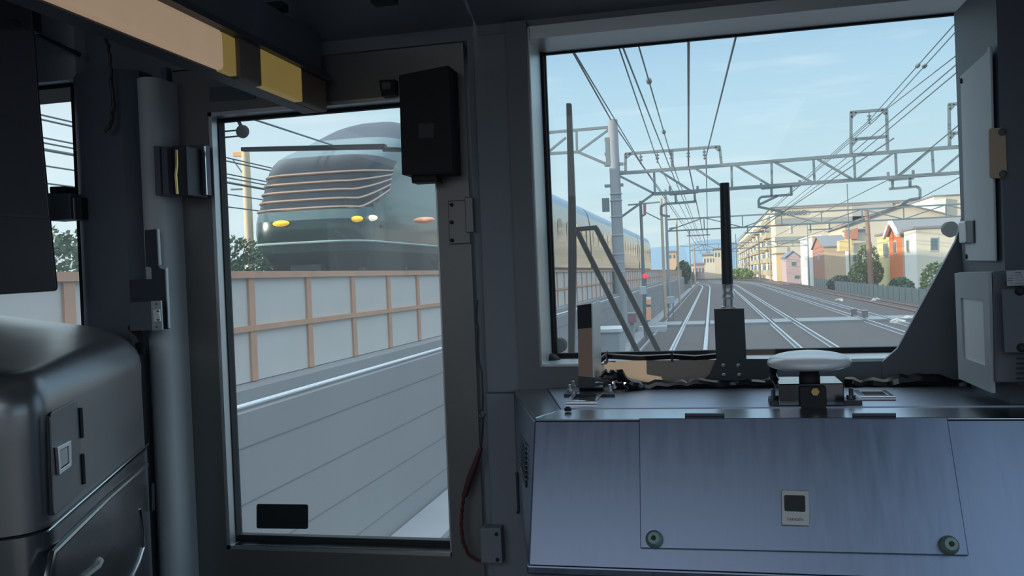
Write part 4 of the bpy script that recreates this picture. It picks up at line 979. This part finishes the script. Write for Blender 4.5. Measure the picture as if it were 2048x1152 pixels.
MB().bar(PY(1282, 434, 36), PY(1291, 428, 36), .07, .07).build('board_arm', steel_g, t)
yS = 33.8
t = thing('track_signal', PY(1290, 640, yS), 'small trackside signal with a glowing red lamp and a pale box', 'signal')
a = PY(1290, 548, yS); cyl('post', steel_g, (a.x, yS, -.5), a, .05, .05, t)
MB().lathe(PY(1290, 552, yS-.1), [(.10, 0), (.10, -.03), (.05, -.05)], (0, 1, 0), 20).build('red_lamp', M('red_lamp', (250, 50, 70), .4, emit=.9), t, smooth=True)
q = [PY(1278, 573, yS-.1), PY(1292, 572, yS-.1), PY(1293, 589, yS-.1), PY(1279, 590, yS-.1)]; MB().prism(q, (0, .3, 0)).build('relay_box', M('pale_box', (182, 192, 192), .6), t, bevel=.02)
yS = 33
t = thing('striped_marker', PY(1298, 640, yS), 'orange and white striped marker post beside the red lamp', 'marker')
for k, (py0, py1, mm) in enumerate(((594, 599, white_p), (599, 609, lampo), (609, 614, dark_p), (614, 628, lampo), (628, 640, lampo))): MB().prism([PY(1292, py0, yS), PY(1301, py0, yS), PY(1302, py1, yS), PY(1293, py1, yS)], (0, .1, 0)).build('band', mm, t)
yS = 47
t = thing('relay_cabinet', PY(1340, 620, yS), 'small pale relay cabinet on legs at the foot of the retaining wall', 'cabinet')
MB().prism([PY(1333, 594, yS), PY(1349, 593, yS), PY(1349, 607, yS), PY(1333, 608, yS)], (0, .4, 0)).build('box', M('pale_box2', (168, 178, 182), .6), t, bevel=.02)
for px in (1336, 1346): a = PY(px, 607, yS+.2); MB().bar(a, (a.x, a.y, -.5), .06, .06).build('leg', steel_g, t)
yS = 27
t = thing('red_trackside_box', PY(1264, 660, yS), 'faded red box on a pale stand behind the wiper arms', 'box')
MB().prism([PY(1255, 628, yS), PY(1272, 627, yS), PY(1273, 645, yS), PY(1256, 646, yS)], (0, .3, 0)).build('box', M('faded_red_box', (140, 98, 108), .6), t, bevel=.01)
a = PY(1264, 646, yS+.15); MB().bar(a, (a.x, a.y, -.5), .12, .12).build('stand', conc, t); MB().prism([PY(1254, 626, yS), PY(1273, 625, yS), PY(1273, 628, yS), PY(1254, 629, yS)], (0, .32, 0)).build('lid', conc, t)
# concrete hut at the foot of the wall, behind the folded bracket
yS = 24
a = PY(1195, 656, yS); b = PY(1238, 656, yS)
t = thing('cable_pit', (a.x, yS, -.3), 'low concrete pit with a pale cover at the foot of the retaining wall', 'pit')
MB().box((-3.24, yS, -.4), (b.x, yS+1.5, PY(1210, 665, yS).z)).build('body', conc, t); MB().box((-3.26, yS-.05, PY(1210, 665, yS).z), (b.x+.05, yS+1.55, PY(1210, 660, yS).z+.02)).build('cover', M('pale_kerb', (190, 198, 202), .8), t)

# ---------------------------------------------------------------- houses on the right
cream = M('cream_wall', (220, 210, 190), .8, 0, .06, 1); whitew = M('white_wall', (232, 230, 224), .8, 0, .04, 1); orange = M('orange_wall', (222, 118, 54), .7, 0, .06, 1)
pink = M('pink_wall', (192, 168, 170), .8); brick = M('brown_brick', (180, 126, 108), .8, 0, .12, 3); greyroof = M('grey_roof', (132, 132, 134), .7, 0, .08, 2); bluer = M('blue_grey_roof', (120, 132, 150), .7)
beige = M('beige_wall', (210, 198, 178), .8, 0, .06, .5); wglass = M('house_window', (96, 112, 118), .2, 0, .1, 1); tan = M('tan_wall', (206, 178, 146), .8)
GZ = -.45
def house(name, label, cat, X0, X1, Y0, Y1, zw, roof, zr, front, side, roofmat, group=None, over=.25):
    t = thing(name, (X0, Y0, GZ), label, cat, group)
    m = MB()
    m.face([(X0, Y0, GZ), (X1, Y0, GZ), (X1, Y0, zw), (X0, Y0, zw)], 1); m.face([(X0, Y1, GZ), (X1, Y1, GZ), (X1, Y1, zw), (X0, Y1, zw)], 1)
    m.face([(X1, Y0, GZ), (X1, Y1, GZ), (X1, Y1, zw), (X1, Y0, zw)], 1)
    ym = (Y0+Y1)/2
    if roof == 'x':      # ridge runs across the line (gable faces the tracks)
        m.face([(X0, Y0, GZ), (X0, Y1, GZ), (X0, Y1, zw), (X0, ym, zr), (X0, Y0, zw)], 0); m.face([(X1, Y0, zw), (X1, ym, zr), (X1, Y1, zw)], 1)
        r = MB(); o = over
        for a, b in ((Y0-o, ym), (Y1+o, ym)):
            zl = zw-(zr-zw)*o/(ym-Y0); r.prism([(X0-o, a, zl+.03), (X0-o, b, zr+.03), (X1+o, b, zr+.03), (X1+o, a, zl+.03)], (0, 0, .15))
    elif roof == 'y':    # gable faces us
        xm = (X0+X1)/2; m.face([(X0, Y0, GZ), (X0, Y1, GZ), (X0, Y1, zw), (X0, Y0, zw)], 0); m.face([(X0, Y0, zw), (X1, Y0, zw), (xm, Y0, zr)], 1); m.face([(X0, Y1, zw), (X1, Y1, zw), (xm, Y1, zr)], 1)
        r = MB(); o = over
        for a, b in ((X0-o, xm), (X1+o, xm)):
            zl = zw-(zr-zw)*o/(xm-X0); r.prism([(a, Y0-o, zl+.03), (b, Y0-o, zr+.03), (b, Y1+o, zr+.03), (a, Y1+o, zl+.03)], (0, 0, .15))
    else:
        m.face([(X0, Y0, GZ), (X0, Y1, GZ), (X0, Y1, zw), (X0, Y0, zw)], 0); r = MB(); r.box((X0-over, Y0-over, zw), (X1+over, Y1+over, zw+.2))
    m.build('wall', [side, front], t); r.build('roof', roofmat, t); return t
def win_f(t, px0, py0, px1, py1, Y, m=None):     # window on a wall facing us
    q = [PY(px0, py0, Y), PY(px1, py0, Y), PY(px1, py1, Y), PY(px0, py1, Y)]; f = MB().prism(q, (0, -.06, 0)).build('window', M('window_trim', (186, 184, 178), .6), t)
    c = sum(q, Vector())/4; MB().prism([c+(p-c)*.8 for p in q], (0, -.09, 0)).build('pane', m or wglass, f)
def win_s(t, y0, y1, z0, z1, X):                 # window on a wall facing the tracks
    f = MB().box((X-.06, y0, z0), (X, y1, z1)).build('window', M('window_trim', (186, 184, 178), .6), t); MB().box((X-.09, y0+.12, z0+.12), (X, y1-.12, z1-.12)).build('pane', wglass, f)
hz_ = lambda px, py, Y: PY(px, py, Y).z
# near house: white and cream block, orange gable behind it
X = PY(1833, 500, 80).x
Yg0 = PX(1806, 500, X).y; Yg1 = PX(1780, 500, X).y
h = house('house', 'cream and white house with grey roof nearest at right, beside the orange gable', 'house', X, X+14, 80, Yg0-.6, hz_(1833, 458, 80), 'flat', 0, cream, whitew, greyroof)
win_f(h, 1860, 474, 1876, 503, 80); win_s(h, 82.6, 83.6, hz_(1820, 505, 82.6), hz_(1820, 478, 82.6), X)
zo = hz_(1800, 467, Yg0); zp = hz_(1790, 444, (Yg0+Yg1)/2)
h = house('house', 'orange gabled house wall with white eaves behind the cream house', 'house', X-.05, X+15, Yg0, Yg1, zo, 'x', zp, cream, orange, greyroof, over=.35)
win_s(h, (Yg0+Yg1)/2-.6, (Yg0+Yg1)/2+.9, hz_(1790, 508, 90), hz_(1790, 482, 90), X-.05)
m0 = MB(); ym = (Yg0+Yg1)/2
for yy_ in (Yg0-.3, Yg1+.3): m0.bar((X-.45, yy_, zo-.15), (X-.45, ym, zp+.05), .35, .25, upv=(1, 0, 0))
m0.build('white_eaves', whitew, h)
Ye = Yg1+.3
Xe = PX(1758, 500, PY(1779, 500, Ye+.1).x).x
h = house('house', 'yellowish narrow house front left of the orange gable', 'house', X+.3, X+12, Ye+.2, Ye+8, hz_(1770, 470, Ye+4), 'flat', 0, cream, M('yellow_cream_wall', (222, 206, 150), .8), greyroof)
win_s(h, Ye+2, Ye+4.5, hz_(1765, 515, Ye+3), hz_(1765, 485, Ye+3), X+.3)
# big beige gable building behind
Yb_ = 130; a = PY(1690, 470, Yb_); b = PY(1905, 430, Yb_); pk = PY(1808, 409, Yb_)
bb = house('apartment_building', 'broad beige gabled building rising behind the orange house', 'building', a.x, 2*pk.x-a.x, Yb_, Yb_+18, hz_(1690, 452, Yb_), 'y', pk.z, beige, cream, greyroof, over=.5)
# houses farther along
def small(label, px0, px1, pyb, pye, Y, roof, pyr, front, side, rm, depth=7, pxs=None, name='house'):
    x0 = PY(px0, pye, Y).x; x1 = PY(px1, pye, Y).x
    Y1 = Y+depth if pxs is None else PX(pxs, pye, x0).y
    return house(name, label, 'house', x0, x1, Y, Y1, hz_((px0+px1)/2, pye, Y), roof, hz_((px0+px1)/2, pyr, Y), front, side, rm, over=.2)
h = small('beige house with balcony boxes left of the brown utility pole', 1695, 1735, 0, 462, 104, 'flat', 0, cream, whitew, greyroof, pxs=1689)
m0 = MB(); m0.prism([PY(1679, 481, 101), PY(1703, 478, 101), PY(1703, 501, 101), PY(1679, 502, 101)], (0, 2, 0)); m0.build('balcony', M('yellow_balcony', (236, 208, 150), .8), h)
m0 = MB(); m0.prism([PY(1691, 462, 103), PY(1716, 455, 103), PY(1716, 478, 103), PY(1691, 478, 103)], (0, 1, 0)); m0.build('upper_wall', brick, h)
win_f(h, 1706, 508, 1714, 524, 104)
h = small('long low house with grey roof and brown end, between white tower and balconies', 1648, 1696, 0, 494, 112, 'x', 470, tan, brick, greyroof, pxs=1625)
win_s(h, 116, 118, hz_(1640, 520, 116), hz_(1640, 505, 116), PY(1648, 494, 112).x)
h = small('tall narrow white house with rounded top lit by the sun', 1624, 1640, 0, 473, 126.5, 'flat', 0, tan, whitew, whitew, pxs=1600)
h = small('pink gabled house with one window left of the tall white house', 1572, 1600, 0, 514, 152, 'y', 503, pink, pink, bluer, 10)
win_f(h, 1582, 523, 1592, 532, 152); win_f(h, 1588, 550, 1600, 558, 152)
h = small('small white and yellow house left of the pink house', 1552, 1568, 0, 508, 168, 'flat', 0, M('yellow_wall', (224, 196, 140), .8), whitew, greyroof, pxs=1545)
# long apartment block with balconies and the works building with a sign
xa = PY(1546, 500, 192).x
Ya1 = PX(1467, 500, xa).y; Ya1 = min(Ya1, 420)
zt = hz_(1546, 416, 192)
ap = house('apartment_building', 'long pale apartment block with rows of balconies right of the antenna', 'building', xa, xa+40, 192, Ya1, zt, 'flat', 0, beige, cream, greyroof)
nb = 0
for fl in range(5):
    z = GZ+1.2+fl*(zt-GZ-2)/5
    for k in range(10):
        y = 196+k*(Ya1-202)/10
        if nb < 100: MB().box((xa-1.1, y, z), (xa, y+(Ya1-206)/14, z+1.1)).build('balcony', M('balcony_beige', (186, 172, 146), .8), ap); MB().box((xa-.08, y+1, z+1.1), (xa, y+(Ya1-206)/16, z+2.3)).build('window', wglass, ap); nb += 1
wk = house('factory_building', 'wide beige works building with a lettered sign behind the houses', 'building', PY(1550, 430, 182).x, PY(1800, 430, 182).x, 182, 191.5, hz_(1650, 414, 182), 'flat', 0, beige, cream, greyroof)
for k, (px, py) in enumerate(((1580, 445), (1617, 443), (1655, 440), (1693, 438))): MB().box(PY(px-2, py-3, 181.8), PY(px+2, py+22, 182)).build('pilaster', cream, wk)
MB().prism([PY(1550, 437, 181.7), PY(1800, 430, 181.7), PY(1800, 444, 181.7), PY(1550, 448, 181.7)], (0, .3, 0)).build('window_band', M('grey_band', (152, 154, 150), .7), wk)
MB().prism([PY(1550, 474, 181.7), PY(1690, 470, 181.7), PY(1690, 484, 181.7), PY(1550, 486, 181.7)], (0, .3, 0)).build('window_band', M('grey_band', (152, 154, 150), .7), wk)
MB().prism([PY(1549, 425, 181.6), PY(1563, 424, 181.6), PY(1563, 431, 181.6), PY(1549, 432, 181.6)], (0, .3, 0)).build('green_sign', M('sign_green', (98, 150, 130), .6), wk)
text('TOKKO', 'sign_lettering', M('sign_letters', (84, 78, 74), .7), PY(1589, 426, 181.6), 1.3, (1, 0, .0), (0, 0, 1), wk, .05)
m0 = MB().prism([PY(1705, 412, 181.7), PY(1785, 406, 181.7), PY(1790, 470, 181.7), PY(1705, 470, 181.7)], (0, 8, 0)); m0.build('grey_gable', M('grey_sheet', (172, 170, 168), .8), wk)
Yr = 150; x0 = PY(1868, 400, Yr).x
h = house('apartment_building', 'tall beige block with a white stair tower at the far right skyline', 'building', x0, x0+30, Yr, Yr+20, hz_(1890, 392, Yr), 'flat', 0, beige, whitew, greyroof)
MB().prism([PY(1871, 400, Yr-1), PY(1892, 396, Yr-1), PY(1892, 440, Yr-1), PY(1871, 440, Yr-1)], (0, 3, 0)).build('stair_tower', whitew, h)
# floodlight, pole, trees, fence
t = thing('floodlight', PY(1896, 462, 40), 'dark floodlight hanging at the edge of the windscreen before the cream house', 'floodlight')
k = MB(); c = PY(1898, 458, 40); k.lathe(c, [(.12, .25), (.3, .1), (.34, -.15), (.30, -.16), (.05, -.1)], (-.3, 1, .2), 16); k.build('lamp_shade', rubber, t, smooth=True); MB().bar(c, c+Vector((.6, 0, -.35)), .08).build('bracket', steel_g, t)
cyl('post', steel_g, c+Vector((.6, 0, -.35)), c+Vector((.6, 0, -5)), .08, .08, t)
p = PY(1733, 421, 88); t = thing('utility_pole', (p.x, 88, -.4), 'brown utility pole in front of the houses', 'pole'); cyl('pole', M('brown_pole', (150, 122, 104), .8), (p.x+.2, 88, -.45), p, .26, .2, t)
for py in (455, 466): MB().bar(PY(1726, py, 88), PY(1740, py, 88), .12).build('crossarm', steel_g, t)
for px, yt, Y, lab in ((1471, 468, 300, 'thin pole in front of the apartment block beside the antenna'), (1517, 470, 214, 'thin grey pole before the middle of the apartment block'), (1539, 490, 180, 'thin warm pole left of the small white house')):
    t, a = mast(px, yt, Y, .18, warm if px == 1539 else steel_g, lab)
p = PY(1694, 365, 96); t, a = mast(1694, 368, 99, .07, steel_g, 'very thin aerial mast above the houses', 'aerial_mast')
foliage('tree', [((PY(1736, 525, 93).x, 93, PY(1738, 525, 93).z), (1.1, 1.2, 2.0)), ((PY(1722, 545, 93).x, 93, PY(1722, 548, 93).z), (1.2, 1.1, 1.2)), ((PY(1748, 545, 93).x, 93, PY(1748, 545, 93).z), (.9, 1.0, 1.3))], leaf2, 2400, .15, 'bushy green tree round the foot of the brown utility pole', 'tree', trunk=((PY(1735, 580, 93).x, 93, GZ), PY(1735, 540, 93), .12))
foliage('hedge', [((PY(1775, 575, 76).x+1, 76+i*.1, .35), (.9, 2.5, .9)) for i in range(2)], leaf, 1400, .16, 'low green hedge in front of the orange house', 'hedge')
foliage('shrub', [((PY(1872, 560, 72).x, 72, .9), (1.1, 1.2, 1.5))], leaf2, 800, .16, 'shrub beside the right edge of the windscreen', 'shrub')
foliage('shrub', [((PY(1662, 570, 100).x+1.2, 100, .3), (1.6, 1.2, 1.0))], M('grey_shrub', (92, 98, 94), .9), 900, .2, 'grey green scrub at the lineside before the long low house', 'shrub')
foliage('grass_bank', [((PY(1500, 545, 225).x-2, 225+k*8, .9), (3.0, 5, 1.6)) for k in range(4)], leaf2, 2600, .3, 'yellow green grass bank below the apartment block', 'grass')['kind'] = 'stuff'
foliage('tree', [((PY(1367, 545, 120).x, 120, PY(1367, 545, 120).z), (1.0, 1.5, 1.6))], leaf, 900, .22, 'dark green tree at the far end of the retaining wall', 'tree', trunk=((PY(1367, 560, 120).x, 120, GZ), PY(1367, 548, 120), .12))
fe = thing('lineside_fence', (12.8, 70, GZ), 'grey green lineside fence between the rusty track and the houses', 'fence')
mb = MB()
m0 = MB(); m0.box((12.8, 40, GZ), (12.83, 118, .75)); m0.build('mesh_panel', M('fence_mesh', (128, 138, 136), .8), fe)
m0 = MB(); m0.box((12.77, 39.95, GZ), (12.86, 40.05, .85)); po = m0.build('post', steel_g, fe)
for k in range(1, 40):
    c = po.copy(); COL.objects.link(c); c.parent = fe; c.location = (0, 2*k, 0)
q = PY(1835, 600, 62); t = thing('red_post', (q.x, 62, GZ), 'short red post standing by the fence at right', 'post'); MB().box((q.x-.13, 61.9, GZ), (q.x+.13, 62.1, hz_(1835, 579, 62))).build('post', M('red_paint', (206, 110, 100), .6), t); MB().box((q.x-.16, 61.87, GZ), (q.x+.16, 62.13, GZ+.25)).build('base', conc, t)
mb = MB(); mb.box((14.7, 3, GZ-.1), (80, 420, GZ+.04)); struct(mb, 'lane', M('lane_asphalt', (120, 120, 122), .9))
# stones beside the rails
for k, (px, py) in enumerate(((1680, 602), (1750, 601), (1813, 640), (1795, 645))):
    p = PZ(px, py, -.1); m = MB(); n = 7
    m.lathe(p, [(.22, -.1), (.3, 0), (.22, .12), (.05, .18)], (0, 0, 1), n); m.v = [v+Vector((random.uniform(-.06, .06)*2, random.uniform(-.1, .1), random.uniform(-.03, .03))) for v in m.v]
    tag(m.build('concrete_lump', M('pale_lump', (206, 204, 198), .9)), ('pale lump beside the rusty track, leftmost', 'pale lump beside the rusty track, second from left', 'pale lump at the right end of the foot crossing, rear', 'pale lump at the right end of the foot crossing, front')[k], 'stone', 'pale lumps by the rusty track')
# trackside boxes at right end of the crossing
for k, (px, py) in enumerate(((1708, 628), (1730, 632))):
    p = PZ(px, py+6, -.1); t = thing('point_box', tuple(p), ('small brown trackside box by the third track, left one of two', 'small brown trackside box by the third track, right one of two')[k], 'box', 'trackside boxes')
    MB().box((p.x-.11, p.y-.2, -.1), (p.x+.11, p.y+.2, .28)).build('box', M('brown_box', (112, 106, 104), .8), t, bevel=.02); MB().box((p.x-.13, p.y-.22, .28), (p.x+.13, p.y+.22, .32)).build('lid', conc, t)
# far town and hill
def blk(px0, px1, pyt, Y, m, label):
    a = PY(px0, pyt, Y); b = PY(px1, pyt, Y); t = thing('distant_building', ((a.x+b.x)/2, Y, GZ), label, 'building', 'distant buildings at the end of the line')
    MB().box((a.x, Y, GZ), (b.x, Y+12, a.z)).build('wall', m, t); MB().box((a.x-.4, Y-.4, a.z), (b.x+.4, Y+12.4, a.z+.6)).build('roof', greyroof, t)
    n = max(2, int((px1-px0)/6))
    for i in range(n): x = a.x+(b.x-a.x)*(i+.3)/n; MB().box((x, Y-.1, a.z-2.2), (x+(b.x-a.x)/n*.4, Y, a.z-.9)).build('window', wglass, t)
blk(1336, 1352, 505, 330, tan, 'distant tan block at the left foot of the hill'); blk(1390, 1408, 530, 260, pink, 'distant pinkish block under the hill, left'); blk(1406, 1430, 512, 300, cream, 'distant cream block under the hill, middle'); blk(1428, 1447, 500, 280, beige, 'distant beige block under the hill beside the antenna'); blk(1372, 1390, 532, 300, cream, 'distant low cream block under the hill, beyond the farthest line pole')
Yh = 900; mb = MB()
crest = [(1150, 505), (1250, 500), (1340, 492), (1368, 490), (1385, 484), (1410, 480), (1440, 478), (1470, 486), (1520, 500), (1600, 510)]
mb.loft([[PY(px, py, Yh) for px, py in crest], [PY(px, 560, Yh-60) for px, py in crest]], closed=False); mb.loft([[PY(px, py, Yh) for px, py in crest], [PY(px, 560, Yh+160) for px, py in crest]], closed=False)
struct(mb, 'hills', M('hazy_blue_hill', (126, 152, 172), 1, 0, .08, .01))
mb = MB(); mb.box((-400, 420, -2), (600, 1100, -.6)); struct(mb, 'far_ground', M('trackside_ground', (112, 108, 102)))
